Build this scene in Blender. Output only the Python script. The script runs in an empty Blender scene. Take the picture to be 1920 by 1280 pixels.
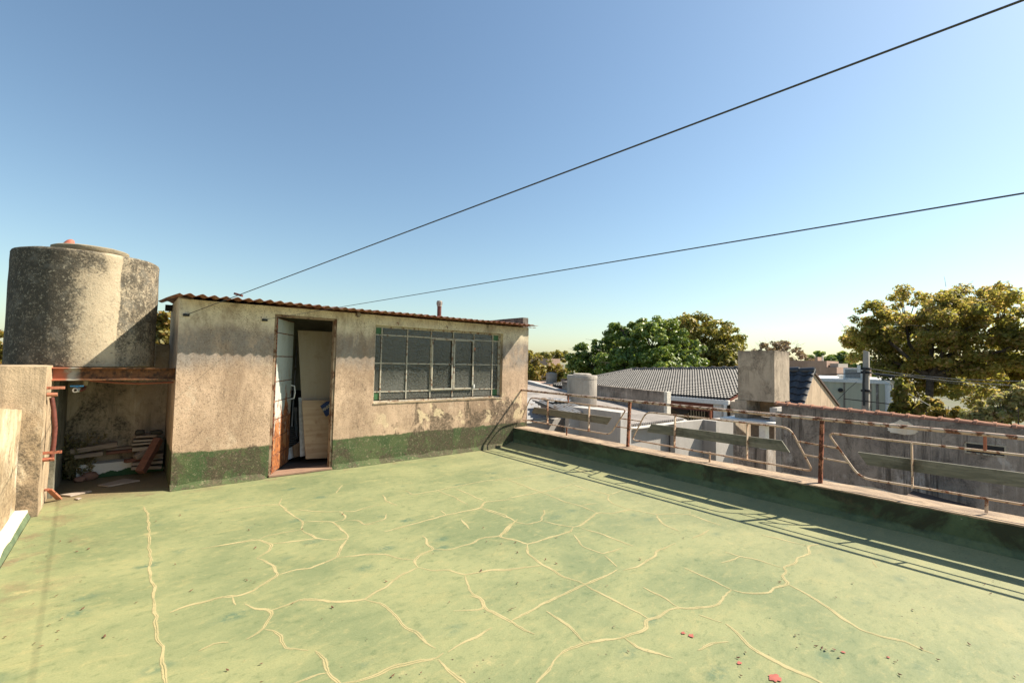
import bpy, bmesh, math, random
import numpy as np
from mathutils import Vector, Matrix, noise as mnoise

random.seed(7)
rng = np.random.default_rng(7)
SC = bpy.context.scene
COL = SC.collection

# ------------------------------------------------------------------ camera
F_PX, PITCH, ROLL, YAW, EYE = 860.14, 0.0434, 0.0214, 0.6940, 1.5
fw = Vector((math.sin(YAW) * math.cos(PITCH), math.cos(YAW) * math.cos(PITCH), math.sin(PITCH)))
r0 = Vector((math.cos(YAW), -math.sin(YAW), 0.0))
u0 = r0.cross(fw)
RV = r0 * math.cos(ROLL) + u0 * math.sin(ROLL)
UV_ = -r0 * math.sin(ROLL) + u0 * math.cos(ROLL)
cam_d = bpy.data.cameras.new('camera')
cam = bpy.data.objects.new('camera', cam_d)
COL.objects.link(cam)
cam_d.sensor_width = 36.0
cam_d.lens = F_PX / 1920.0 * 36.0
cam_d.clip_start = 0.05
cam_d.clip_end = 3000.0
cam.matrix_world = Matrix(((RV.x, UV_.x, -fw.x, 0), (RV.y, UV_.y, -fw.y, 0), (RV.z, UV_.z, -fw.z, EYE), (0, 0, 0, 1)))
SC.camera = cam

# ------------------------------------------------------------------ sky, sun, exposure
SUN_DIR = Vector((0.643, -0.317, 0.697)).normalized()
ELEV = math.asin(SUN_DIR.z)
world = bpy.data.worlds.new('World')
SC.world = world
world.use_nodes = True
wt = world.node_tree
wt.nodes.clear()
w_out = wt.nodes.new('ShaderNodeOutputWorld')
w_bg = wt.nodes.new('ShaderNodeBackground')
w_sky = wt.nodes.new('ShaderNodeTexSky')
w_sky.sky_type = 'NISHITA'
w_sky.sun_disc = False
w_sky.sun_elevation = ELEV
w_sky.sun_rotation = math.atan2(SUN_DIR.x, SUN_DIR.y)
w_sky.air_density = 1.2
w_sky.dust_density = 0.8
w_sky.ozone_density = 1.0
w_bg.inputs['Strength'].default_value = 0.074
w_wb = wt.nodes.new('ShaderNodeMix')          # camera white balance of the photograph
w_wb.data_type = 'RGBA'; w_wb.blend_type = 'MULTIPLY'; w_wb.inputs[0].default_value = 1.0
w_wb.inputs[7].default_value = (.915, 1.0, 1.0, 1)
wt.links.new(w_sky.outputs[0], w_wb.inputs[6])
wt.links.new(w_wb.outputs[2], w_bg.inputs[0])
wt.links.new(w_bg.outputs[0], w_out.inputs[0])
sun_d = bpy.data.lights.new('sun', 'SUN')
sun_d.energy = 5.0
sun_d.angle = math.radians(0.5)
sun_d.color = (1.0, 0.90, 0.74)
sun = bpy.data.objects.new('sun', sun_d)
COL.objects.link(sun)
sun.rotation_euler = (-SUN_DIR).to_track_quat('-Z', 'Y').to_euler()
sun.location = (20, -10, 22)
SC.view_settings.view_transform = 'Standard'
SC.view_settings.look = 'None'
SC.view_settings.gamma = 1.0
SC.view_settings.use_curve_mapping = False
SC.view_settings.exposure = 1.10


# ------------------------------------------------------------------ helpers
def U(ax, val, px, py):
    """world point seen at photograph pixel (px, py) on the plane ax = val"""
    d = fw + RV * ((px - 960) / F_PX) + UV_ * ((640 - py) / F_PX)
    i = 'XYZ'.index(ax)
    o = Vector((0, 0, EYE))
    return o + d * ((val - o[i]) / d[i])


def depth_of(p):
    return (Vector(p) - Vector((0, 0, EYE))).dot(fw)


def nz(p, s=1.0):
    return mnoise.noise_vector(Vector(p) * s)


class MB:
    def __init__(self):
        self.v = []; self.f = []; self.m = []; self.uv = []

    def add(self, verts, faces, mi=0):
        b = len(self.v)
        self.v.extend([tuple(q) for q in verts])
        for f in faces:
            self.f.append(tuple(i + b for i in f)); self.m.append(mi)
        return self

    def box(self, x0, x1, y0, y1, z0, z1, mi=0):
        vs = [(x, y, z) for z in (z0, z1) for y in (y0, y1) for x in (x0, x1)]
        return self.add(vs, [(0, 2, 3, 1), (4, 5, 7, 6), (0, 1, 5, 4), (1, 3, 7, 5), (3, 2, 6, 7), (2, 0, 4, 6)], mi)

    def obox(self, c, size, rot=None, mi=0):
        R = rot if rot is not None else Matrix.Identity(3)
        hx, hy, hz = [s / 2 for s in size]
        vs = [Vector(c) + R @ Vector((x, y, z)) for z in (-hz, hz) for y in (-hy, hy) for x in (-hx, hx)]
        return self.add(vs, [(0, 2, 3, 1), (4, 5, 7, 6), (0, 1, 5, 4), (1, 3, 7, 5), (3, 2, 6, 7), (2, 0, 4, 6)], mi)

    def beam(self, a, b, w, h, up=(0, 0, 1), mi=0):
        a = Vector(a); b = Vector(b)
        z = (b - a).normalized(); x = Vector(up).cross(z).normalized(); y = z.cross(x)
        R = Matrix((x, y, z)).transposed()
        return self.obox((a + b) / 2, (w, h, (b - a).length), R, mi)

    def prism(self, pts, ext, mi=0):
        n = len(pts); e = Vector(ext)
        vs = [Vector(p) for p in pts] + [Vector(p) + e for p in pts]
        fs = [tuple(range(n))[::-1], tuple(range(n, 2 * n))]
        for i in range(n):
            j = (i + 1) % n
            fs.append((i, j, n + j, n + i))
        return self.add(vs, fs, mi)

    def tube(self, pts, r, n=8, mi=0, closed=False, caps=True):
        P = [Vector(p) for p in pts]
        m = len(P); rings = []
        prev = None
        for i in range(m):
            if closed:
                t = (P[(i + 1) % m] - P[i - 1]).normalized()
            else:
                t = (P[min(i + 1, m - 1)] - P[max(i - 1, 0)]).normalized()
            if prev is None:
                a = Vector((0, 0, 1)) if abs(t.z) < .9 else Vector((1, 0, 0))
                x = a.cross(t).normalized()
            else:
                x = (prev - t * prev.dot(t)).normalized()
            prev = x
            y = t.cross(x)
            rr = r[i] if isinstance(r, (list, tuple)) else r
            rings.append([P[i] + (x * math.cos(2 * math.pi * k / n) + y * math.sin(2 * math.pi * k / n)) * rr for k in range(n)])
        vs = [q for ring in rings for q in ring]
        fs = []
        for i in range(m if closed else m - 1):
            a = i * n; b = ((i + 1) % m) * n
            for k in range(n):
                fs.append((a + k, a + (k + 1) % n, b + (k + 1) % n, b + k))
        if caps and not closed:
            fs.append(tuple(range(n))[::-1]); fs.append(tuple((m - 1) * n + k for k in range(n)))
        return self.add(vs, fs, mi)

    def lathe(self, c, prof, n=40, mi=0):
        """prof: list of (r, z) bottom to top round the vertical axis through c"""
        c = Vector(c); vs = []; fs = []
        for (r, z) in prof:
            for k in range(n):
                a = 2 * math.pi * k / n
                vs.append(c + Vector((r * math.cos(a), r * math.sin(a), z)))
        for i in range(len(prof) - 1):
            for k in range(n):
                fs.append((i * n + k, i * n + (k + 1) % n, (i + 1) * n + (k + 1) % n, (i + 1) * n + k))
        fs.append(tuple(range(n))[::-1]); fs.append(tuple((len(prof) - 1) * n + k for k in range(n)))
        return self.add(vs, fs, mi)

    def rough(self, amp, scale=8.0):
        self.v = [tuple(Vector(p) + nz(p, scale) * amp) for p in self.v]
        return self

    def build(self, name, mats, parent=None, base=None, smooth=None, bevel=0.0, bang=0.6):
        if not isinstance(mats, (list, tuple)):
            mats = [mats]
        off = Vector(base) if base is not None else (Vector(parent['_b']) if parent is not None else Vector((0, 0, 0)))
        me = bpy.data.meshes.new(name)
        me.from_pydata([tuple(Vector(p) - off) for p in self.v], [], self.f)
        for m in mats:
            me.materials.append(m)
        me.polygons.foreach_set('material_index', self.m)
        me.update()
        if bevel > 0:
            bm = bmesh.new(); bm.from_mesh(me)
            bmesh.ops.recalc_face_normals(bm, faces=bm.faces)
            ed = [e for e in bm.edges if len(e.link_faces) == 2 and e.calc_face_angle() > bang]
            bmesh.ops.bevel(bm, geom=ed, offset=bevel, segments=2, affect='EDGES', profile=0.6, clamp_overlap=True)
            bm.to_mesh(me); bm.free()
        else:
            bm = bmesh.new(); bm.from_mesh(me)
            bmesh.ops.recalc_face_normals(bm, faces=bm.faces)
            bm.to_mesh(me); bm.free()
        if smooth is not None:
            me.polygons.foreach_set('use_smooth', [True] * len(me.polygons))
            me.set_sharp_from_angle(angle=math.radians(smooth))
        o = bpy.data.objects.new(name, me)
        COL.objects.link(o)
        if parent is not None:
            o.parent = parent
        else:
            o.location = off
            o['_b'] = tuple(off)
        return o


def lattice(xs, ys, zs, filled=None):
    """boundary faces of a grid of cells, without inner faces"""
    nx, ny, nz_ = len(xs) - 1, len(ys) - 1, len(zs) - 1
    F = np.ones((nx + 2, ny + 2, nz_ + 2), bool); F[:] = False
    for i in range(nx):
        for j in range(ny):
            for k in range(nz_):
                F[i + 1, j + 1, k + 1] = True if filled is None else filled((xs[i] + xs[i + 1]) / 2, (ys[j] + ys[j + 1]) / 2, (zs[k] + zs[k + 1]) / 2)
    idx = {}; vs = []; fs = []

    def vid(i, j, k):
        if (i, j, k) not in idx:
            idx[(i, j, k)] = len(vs); vs.append((xs[i], ys[j], zs[k]))
        return idx[(i, j, k)]
    for i in range(nx):
        for j in range(ny):
            for k in range(nz_):
                if not F[i + 1, j + 1, k + 1]:
                    continue
                if not F[i, j + 1, k + 1]: fs.append((vid(i, j, k), vid(i, j, k + 1), vid(i, j + 1, k + 1), vid(i, j + 1, k)))
                if not F[i + 2, j + 1, k + 1]: fs.append((vid(i + 1, j, k), vid(i + 1, j + 1, k), vid(i + 1, j + 1, k + 1), vid(i + 1, j, k + 1)))
                if not F[i + 1, j, k + 1]: fs.append((vid(i, j, k), vid(i + 1, j, k), vid(i + 1, j, k + 1), vid(i, j, k + 1)))
                if not F[i + 1, j + 2, k + 1]: fs.append((vid(i, j + 1, k), vid(i, j + 1, k + 1), vid(i + 1, j + 1, k + 1), vid(i + 1, j + 1, k)))
                if not F[i + 1, j + 1, k]: fs.append((vid(i, j, k), vid(i, j + 1, k), vid(i + 1, j + 1, k), vid(i + 1, j, k)))
                if not F[i + 1, j + 1, k + 2]: fs.append((vid(i, j, k + 1), vid(i + 1, j, k + 1), vid(i + 1, j + 1, k + 1), vid(i, j + 1, k + 1)))
    m = MB(); m.add(vs, fs)
    return m


def cuts(a, b, step, extra=()):
    n = max(1, round((b - a) / step))
    c = [a + (b - a) * i / n for i in range(n + 1)]
    for e in extra:
        if a < e < b:
            c = [q for q in c if abs(q - e) > step * .35 or q in (a, b)]
            c.append(e)
    return sorted(set(c))


def rbox(x0, x1, y0, y1, z0, z1, step=.12, amp=.006, scale=5.0):
    m = lattice(cuts(x0, x1, step), cuts(y0, y1, step), cuts(z0, z1, step))
    return m.rough(amp, scale)


def tag(o, label=None, cat=None, group=None, kind=None):
    if label: o['label'] = label
    if cat: o['category'] = cat
    if group: o['group'] = group
    if kind: o['kind'] = kind
    return o


def thing(name, base, label, cat, group=None):
    o = bpy.data.objects.new(name, None)
    o.empty_display_size = .1
    COL.objects.link(o); o.location = base; o['_b'] = tuple(base)
    return tag(o, label, cat, group)


def struct(o):
    o['kind'] = 'structure'
    return o


def same(o, parent, name=None, loc=(0, 0, 0), rot=(0, 0, 0)):
    c = o.copy(); COL.objects.link(c); c.parent = parent
    c.location = loc; c.rotation_euler = rot
    return c


# ------------------------------------------------------------------ materials
class M:
    def __init__(self, name):
        self.mat = bpy.data.materials.new(name)
        self.mat.use_nodes = True
        self.t = self.mat.node_tree; self.t.nodes.clear()
        self.out = self.t.nodes.new('ShaderNodeOutputMaterial')
        self.geo = None

    def n(self, ty, **kw):
        nd = self.t.nodes.new(ty)
        for k, v in kw.items():
            setattr(nd, k, v)
        return nd

    def set(self, sock, v):
        if isinstance(v, bpy.types.NodeSocket):
            self.t.links.new(v, sock)
        elif v is not None:
            if sock.type == 'RGBA' and len(v) == 3:
                v = (*v, 1)
            sock.default_value = v

    def pos(self, sx=1, sy=1, sz=1):
        if self.geo is None:
            self.geo = self.n('ShaderNodeNewGeometry')
        if (sx, sy, sz) == (1, 1, 1):
            return self.geo.outputs['Position']
        m = self.n('ShaderNodeVectorMath', operation='MULTIPLY')
        self.set(m.inputs[0], self.geo.outputs['Position']); m.inputs[1].default_value = (sx, sy, sz)
        return m.outputs[0]

    def objc(self, sx=1, sy=1, sz=1):
        tc = self.n('ShaderNodeTexCoord')
        m = self.n('ShaderNodeVectorMath', operation='MULTIPLY')
        self.set(m.inputs[0], tc.outputs['Object']); m.inputs[1].default_value = (sx, sy, sz)
        oi = self.n('ShaderNodeObjectInfo')
        a = self.n('ShaderNodeVectorMath', operation='ADD')
        c = self.n('ShaderNodeCombineXYZ')
        k = self.math('MULTIPLY', oi.outputs['Random'], 37.0)
        self.set(c.inputs[0], k); self.set(c.inputs[2], k)
        self.set(a.inputs[0], m.outputs[0]); self.set(a.inputs[1], c.outputs[0])
        return a.outputs[0]

    def xyz(self, v=None):
        s = self.n('ShaderNodeSeparateXYZ'); self.set(s.inputs[0], v if v is not None else self.pos())
        return s.outputs

    def noise(self, vec, scale=1.0, det=5.0, rough=.55, dist=0.0):
        nd = self.n('ShaderNodeTexNoise')
        self.set(nd.inputs['Vector'], vec)
        nd.inputs['Scale'].default_value = scale; nd.inputs['Detail'].default_value = det
        nd.inputs['Roughness'].default_value = rough; nd.inputs['Distortion'].default_value = dist
        return nd.outputs[0]

    def voro(self, vec, scale=1.0, feat='F1', out=0, rnd=1.0):
        nd = self.n('ShaderNodeTexVoronoi', feature=feat)
        self.set(nd.inputs['Vector'], vec); nd.inputs['Scale'].default_value = scale
        nd.inputs['Randomness'].default_value = rnd
        return nd.outputs[out]

    def rng(self, v, a, b, c=0.0, d=1.0, smooth=True):
        nd = self.n('ShaderNodeMapRange', interpolation_type='SMOOTHSTEP' if smooth else 'LINEAR')
        self.set(nd.inputs[0], v)
        for i, q in enumerate((a, b, c, d)):
            nd.inputs[i + 1].default_value = q
        return nd.outputs[0]

    def math(self, op, a, b=None, clamp=False):
        nd = self.n('ShaderNodeMath', operation=op, use_clamp=clamp)
        self.set(nd.inputs[0], a)
        if b is not None: self.set(nd.inputs[1], b)
        return nd.outputs[0]

    def mul(self, a, b): return self.math('MULTIPLY', a, b)
    def sub(self, a, b): return self.math('SUBTRACT', a, b)
    def plus(self, a, b): return self.math('ADD', a, b)

    def mix(self, f, a, b, blend='MIX'):
        nd = self.n('ShaderNodeMix', data_type='RGBA', blend_type=blend)
        self.set(nd.inputs[0], f); self.set(nd.inputs[6], a); self.set(nd.inputs[7], b)
        return nd.outputs[2]

    def bump(self, h, strength=.3, dist=.01, base=None):
        nd = self.n('ShaderNodeBump')
        nd.inputs['Strength'].default_value = strength; nd.inputs['Distance'].default_value = dist
        self.set(nd.inputs['Height'], h)
        if base is not None: self.set(nd.inputs['Normal'], base)
        return nd.outputs[0]

    def bsdf(self, col, rough=.85, metal=0.0, spec=.35, normal=None, trans=None, alpha=None):
        b = self.n('ShaderNodeBsdfPrincipled')
        self.set(b.inputs['Base Color'], col); self.set(b.inputs['Roughness'], rough)
        self.set(b.inputs['Metallic'], metal); self.set(b.inputs['Specular IOR Level'], spec)
        if normal is not None: self.set(b.inputs['Normal'], normal)
        if trans is not None: self.set(b.inputs['Transmission Weight'], trans)
        if alpha is not None: self.set(b.inputs['Alpha'], alpha)
        return b.outputs[0]

    def done(self, sh):
        self.t.links.new(sh, self.out.inputs[0])
        return self.mat


def plaster(name, c1, c2, dark, patch=.9, dk=.45, streak=.4, speck=.35, bump=.5, zdark=None, rough=.92, light=None, vary=None, tint=None):
    """weathered render: two tones in patches, dark mould, vertical runs, pitting"""
    m = M(name)
    p = m.pos()
    a = m.rng(m.noise(p, patch, 7, .62, .4), .38, .62)
    col = m.mix(a, c1, c2)
    if light is not None:
        l = m.rng(m.noise(m.pos(1, 1, .55), 2.1, 6, .7, .6), .56, .68)
        col = m.mix(m.mul(l, light[1]), col, light[0])
    st = m.noise(m.pos(1, 1, .06), 9.0, 6, .72)
    st = m.mul(m.rng(st, .46, .62), m.rng(m.noise(p, 1.1, 4), .36, .60))
    ls = m.mul(m.rng(m.noise(m.pos(1, 1, .04), 13.0, 5, .7), .55, .68), m.rng(m.noise(m.pos(1, 1, .4), 1.3, 4), .42, .58))
    col = m.mix(m.mul(ls, streak * 1.1), col, tuple(min(.8, q * 1.55) for q in c1))
    mould = m.rng(m.noise(m.pos(1, 1, .7), 2.3, 9, .74, .5), .60 - dk * .30, .74 - dk * .22)
    fine = m.rng(m.noise(p, 38, 4, .7), .35, .62)
    dm = m.mul(mould, m.math('ADD', m.mul(fine, .6), .4))
    dm = m.math('MAXIMUM', m.mul(dm, min(1, dk * 1.6)), m.mul(st, streak))
    if zdark is not None:                     # mould gathered along an edge: (z where full, z where none)
        z = m.xyz()[2]
        wob = m.plus(z, m.mul(m.sub(m.noise(m.pos(1, 1, .3), 3.0, 6, .7), .5), zdark[2]))
        zd = m.rng(wob, zdark[1], zdark[0])
        dm = m.math('MAXIMUM', dm, m.mul(zd, m.math('ADD', m.mul(m.rng(m.noise(p, 9, 6, .7), .3, .6), .75), .15)))
    col = m.mix(dm, col, dark)
    sp = m.rng(m.noise(p, 95, 2, .5), .58, .70)
    col = m.mix(m.mul(sp, speck), col, dark)
    sp2 = m.rng(m.noise(p, 60, 3, .6), .62, .74)
    col = m.mix(m.mul(sp2, speck * .6), col, c1)
    h = m.plus(m.mul(m.noise(p, 70, 4, .7), .5), m.mul(m.noise(p, 11, 5, .6), .9))
    return m.done(m.bsdf(col, rough, 0, .25, m.bump(h, bump, .012)))


def paint_metal(name, paint, rust, amount=.5, sc=14, paint2=None, rough=.6):
    m = M(name)
    p = m.pos()
    n1 = m.noise(p, sc, 7, .68, .3)
    f = m.rng(n1, .62 - amount * .25, .70 - amount * .22)
    base = paint if paint2 is None else m.mix(m.rng(m.noise(p, 3.1, 4), .4, .6), paint, paint2)
    r = m.mix(m.rng(m.noise(p, 60, 4, .7), .4, .62), rust, tuple(c * .45 for c in rust))
    col = m.mix(f, base, r)
    h = m.plus(m.mul(f, -.6), m.mul(m.noise(p, 90, 3), .4))
    ro = m.rng(f, 0, 1, rough, .92)
    return m.done(m.bsdf(col, ro, 0, .4, m.bump(h, .5, .003)))


def wood(name, c1, c2, dark, axis='X', scale=1.0, local=True, bump=.4, rough=.8):
    m = M(name)
    s = {'X': (2.2, 26, 26), 'Y': (26, 2.2, 26), 'Z': (26, 26, 2.2)}[axis]
    s = tuple(q * scale for q in s)
    v = m.objc(*s) if local else m.pos(*s)
    g = m.noise(v, 1.0, 6, .65, 1.2)
    col = m.mix(m.rng(g, .35, .65), c1, c2)
    v2 = m.objc(3, 3, 3) if local else m.pos(3, 3, 3)
    d = m.rng(m.noise(v2, 1.2, 6, .7), .5, .75)
    col = m.mix(m.mul(d, .8), col, dark)
    return m.done(m.bsdf(col, rough, 0, .25, m.bump(g, bump, .004)))


def leaf(name, cols, trans=.35, rough=.5, spec=.4):
    m = M(name)
    g = m.n('ShaderNodeNewGeometry')
    r = g.outputs['Random Per Island']
    c = m.mix(m.rng(r, .15, .6), cols[0], cols[1])
    c = m.mix(m.rng(r, .72, .9), c, cols[2])
    c = m.mix(m.mul(m.rng(m.noise(g.outputs['Position'], .45, 3), .45, .65), .75), c, cols[3])
    b = m.bsdf(c, rough, 0, spec)
    t = m.n('ShaderNodeBsdfTranslucent')
    tc = m.mix(1.0, c, (1.0, .95, .45), 'MULTIPLY')
    gm = m.n('ShaderNodeGamma'); m.set(gm.inputs[0], tc); gm.inputs[1].default_value = .8
    m.set(t.inputs[0], gm.outputs[0])
    x = m.n('ShaderNodeMixShader'); x.inputs[0].default_value = trans
    m.t.links.new(b, x.inputs[1]); m.t.links.new(t.outputs[0], x.inputs[2])
    return m.done(x.outputs[0])


def plain(name, c, rough=.6, metal=0.0, spec=.4, vary=.15, sc=20):
    m = M(name)
    col = m.mix(m.mul(m.rng(m.noise(m.pos(), sc, 5, .6), .35, .7), 1.0), c, tuple(q * (1 - vary * 2) for q in c))
    return m.done(m.bsdf(col, rough, metal, spec))

# ---- palette
def floor_mat():
    m = M('terrace_paint')
    p = m.pos()
    big = m.noise(m.pos(.8, 1.0, 1), 1.1, 7, .66, .4)
    col = m.mix(m.rng(big, .36, .64), (.172, .203, .102), (.256, .268, .132))
    tro = m.noise(m.pos(1.2, 2.2, 1), 2.6, 8, .74, .5)
    col = m.mix(m.mul(m.rng(tro, .50, .70), .62), col, (.30, .285, .135))
    tro2 = m.noise(m.pos(1.6, 2.8, 1), 3.4, 7, .74, .4)
    col = m.mix(m.mul(m.rng(tro2, .56, .74), .55), col, (.075, .125, .062))
    # worn cream spots
    w = m.noise(m.pos(1, 1.4, 1), 1.15, 8, .74, .3)
    wf = m.rng(w, .615, .70)
    col = m.mix(m.mul(wf, .7), col, (.42, .36, .18))
    # blue-green scuffs
    vd = m.voro(m.pos(1.0, 1.7, 1), 2.1, 'F1')
    sc = m.mul(m.rng(vd, .26, .06), m.rng(m.noise(p, 16, 5, .75), .38, .56))
    sc = m.mul(sc, m.rng(m.noise(m.pos(1, 1, 1), .9, 2), .38, .52))
    col = m.mix(m.mul(sc, .85), col, (.075, .135, .088))
    # brown soil near the alcove and the left kerb
    x, y, z = m.xyz()
    dirt = m.math('MAXIMUM', m.rng(x, .1, -.75), 0.0)
    dirt = m.mul(dirt, m.rng(y, 2.6, 5.2))
    alc = m.mul(m.rng(y, 6.15, 6.65), m.rng(x, .5, .42))
    dn = m.noise(p, 3.2, 7, .7)
    dirt = m.math('MAXIMUM', m.mul(dirt, m.rng(dn, .48, .66)), m.mul(alc, m.rng(dn, .10, .42)))
    edge = m.mul(m.rng(y, 6.0, 6.28), m.rng(dn, .48, .62))
    dirt = m.math('MAXIMUM', dirt, m.mul(edge, .7))
    col = m.mix(m.mul(dirt, .85), col, (.185, .125, .078))
    # tiny dark flecks where paint has lifted
    fl = m.mul(m.rng(m.voro(p, 24, 'F1'), .17, .09), m.rng(m.noise(p, 2.4, 3), .54, .66))
    col = m.mix(m.mul(fl, .85), col, (.06, .035, .025))
    fl2 = m.mul(m.rng(m.voro(m.pos(1, 3.5, 1), 34, 'F1'), .12, .06), m.rng(m.noise(p, 1.7, 3), .44, .58))
    col = m.mix(m.mul(fl2, .6), col, (.46, .42, .24))
    md = m.noise(m.pos(1, 1.5, 1), 11, 7, .78, .3)
    col = m.mix(m.mul(m.rng(md, .52, .66), .45), col, (.085, .125, .058))
    col = m.mix(m.mul(m.rng(md, .46, .36), .40), col, (.34, .31, .15))
    sheen = m.rng(x, 3.0, 5.4)  # paler towards the parapet: low-angle sky sheen put into the colour
    col = m.mix(m.mul(sheen, .34), col, (.36, .33, .19))
    gr = m.noise(p, 120, 3, .6)
    col = m.mix(m.mul(m.rng(gr, .4, .7), .22), col, (.09, .10, .045))
    h = m.plus(m.mul(tro, .9), m.plus(m.mul(gr, .15), m.mul(m.noise(p, 18, 5, .65), .35)))
    ro = m.rng(big, .3, .7, .50, .68)
    return m.done(m.bsdf(col, ro, 0, .2, m.bump(h, .35, .012)))


def crack_mat():
    m = M('filler_cream')
    tc = m.n('ShaderNodeUVMap')
    u = m.xyz(tc.outputs[0])
    p = m.pos()
    d = m.math('ABSOLUTE', m.sub(u[1], .5))                   # 0 in the middle, .5 at the edge
    wob = m.mul(m.sub(m.noise(p, 45, 4, .7), .5), .35)
    al = m.rng(m.plus(d, wob), .48, .22)
    gap = m.rng(m.noise(p, 2.2, 5, .7), .22, .38)
    gap2 = m.rng(m.noise(p, 17, 4, .7), .26, .42)
    al = m.mul(m.mul(al, m.math('ADD', m.mul(gap, .5), .5)), m.math('ADD', m.mul(gap2, .5), .5))
    al = m.mul(al, .80)
    mid = m.mul(m.rng(m.math('ABSOLUTE', m.sub(u[1], m.plus(.5, m.mul(m.sub(m.noise(p, 12, 3), .5), .14)))), .09, .03), m.rng(m.noise(p, 3.0, 3), .42, .55))
    al = m.mul(al, m.rng(mid, 0, 1, 1, .45))
    col = m.mix(m.rng(m.noise(p, 6, 4), .35, .65), (.45, .385, .205), (.38, .335, .175))
    col = m.mix(m.mul(mid, .6), col, (.23, .20, .09))
    return m.done(m.bsdf(col, .8, 0, .2, None, None, al))


def dado_plaster(name, h0, upper_lo, upper_hi, shedlike=True):
    """tan render above a green painted band whose ragged top is at h0, black mould over both"""
    m = M(name)
    p = m.pos(); x, y, z = m.xyz()
    a = m.rng(m.noise(p, .9, 7, .62, .4), .36, .62)
    col = m.mix(a, (.575, .415, .285), (.44, .315, .215))
    # old pale whitewash kept under the eave
    zt = m.plus(z, m.mul(m.sub(m.noise(m.pos(1, 1, .4), 2.2, 6, .7), .5), .40))
    wash = m.rng(zt, 1.62, 1.98)
    col = m.mix(m.mul(wash, .95), col, (.70, .63, .46))
    grey = m.mul(m.rng(zt, 1.25, 1.50), m.rng(zt, 1.92, 1.72))  # grey band: real dirt, with the eave's shade also put into the colour
    col = m.mix(m.mul(grey, m.rng(m.noise(m.pos(1, 1, .5), 3.5, 7, .75), .26, .54)), col, (.27, .235, .20))
    # white scuffs
    l = m.rng(m.noise(m.pos(1, 1, .6), 2.3, 8, .76, .6), .57, .66)
    col = m.mix(m.mul(l, .6), col, (.60, .48, .345))
    # broad brown-grey grime
    g = m.rng(m.noise(m.pos(1, 1, .45), 1.5, 9, .76, .4), .46, .64)
    col = m.mix(m.mul(g, .55), col, (.21, .14, .088))
    g2 = m.rng(m.noise(m.pos(1, 1, .5), 4.5, 8, .76, .3), .48, .64)
    col = m.mix(m.mul(g2, .40), col, (.19, .13, .083))
    # green band
    top = m.plus(z, m.mul(m.sub(m.noise(p, 5.0, 6, .7), .5), .10))
    green = m.rng(top, h0 + .012, h0 - .012)
    gc = m.mix(m.rng(m.noise(p, 2.6, 6, .65), .38, .62), (.050, .082, .032), (.082, .108, .044))
    chips = m.rng(m.noise(p, 16, 5, .72), .66, .72)
    gc = m.mix(m.mul(chips, .7), gc, (.33, .29, .17))
    col = m.mix(green, col, gc)
    # black mould, mostly below the window and in the band
    xr = m.mul(m.rng(x, 2.9, 3.7), m.rng(z, .95, .55)) if shedlike else 0.0
    mo = m.noise(m.pos(1, 1, .62), 3.0, 8, .64, .7)
    band = m.mul(m.rng(z, .50, .30), m.plus(.45, m.mul(m.rng(x, 1.5, 1.0), .55)))
    th = m.plus(m.sub(m.plus(mo, m.mul(xr, .125)), m.mul(m.rng(z, .55, .75), m.mul(m.rng(x, 3.2, 2.6), .075))), m.mul(band, .125)) if shedlike else m.plus(mo, m.mul(band, .05))
    mf = m.rng(th, .560, .630)
    fine = m.math('ADD', m.mul(m.rng(m.noise(p, 30, 5, .7), .32, .62), .6), .34)
    col = m.mix(m.mul(m.mul(mf, fine), .92), col, (.060, .047, .032))
    # cream flaked islands inside the mould
    isl = m.mul(m.rng(m.noise(m.pos(1, 1, .8), 4.2, 6, .66, .5), .56, .585), m.mul(m.rng(z, h0 + .02, h0 + .10), m.rng(z, .98, .86)))
    isl = m.mul(isl, m.rng(x, 2.6, 3.0))
    col = m.mix(m.mul(isl, .75), col, (.66, .53, .33))
    st = m.mul(m.rng(m.noise(m.pos(1, 1, .05), 9.0, 5, .7), .52, .74), m.rng(m.noise(p, .9, 3), .42, .62))
    col = m.mix(m.mul(st, .35), col, (.10, .075, .05))
    mt = m.noise(p, 22, 6, .75)
    col = m.mix(m.mul(m.rng(mt, .52, .70), .38), col, (.20, .145, .10))
    col = m.mix(m.mul(m.rng(mt, .46, .34), .22), col, (.66, .52, .37))
    sp = m.mul(m.rng(m.noise(p, 85, 2, .5), .55, .66), m.rng(m.noise(p, 2.0, 4), .32, .55))
    col = m.mix(m.mul(sp, .6), col, (.14, .10, .07))
    sp2 = m.rng(m.noise(p, 55, 3, .6), .66, .74)
    col = m.mix(m.mul(sp2, .35), col, (.66, .54, .40))
    h = m.plus(m.mul(m.noise(p, 75, 4, .7), .5), m.mul(m.noise(p, 10, 5, .6), .9))
    return m.done(m.bsdf(col, .92, 0, .22, m.bump(h, .55, .012)))


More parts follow.
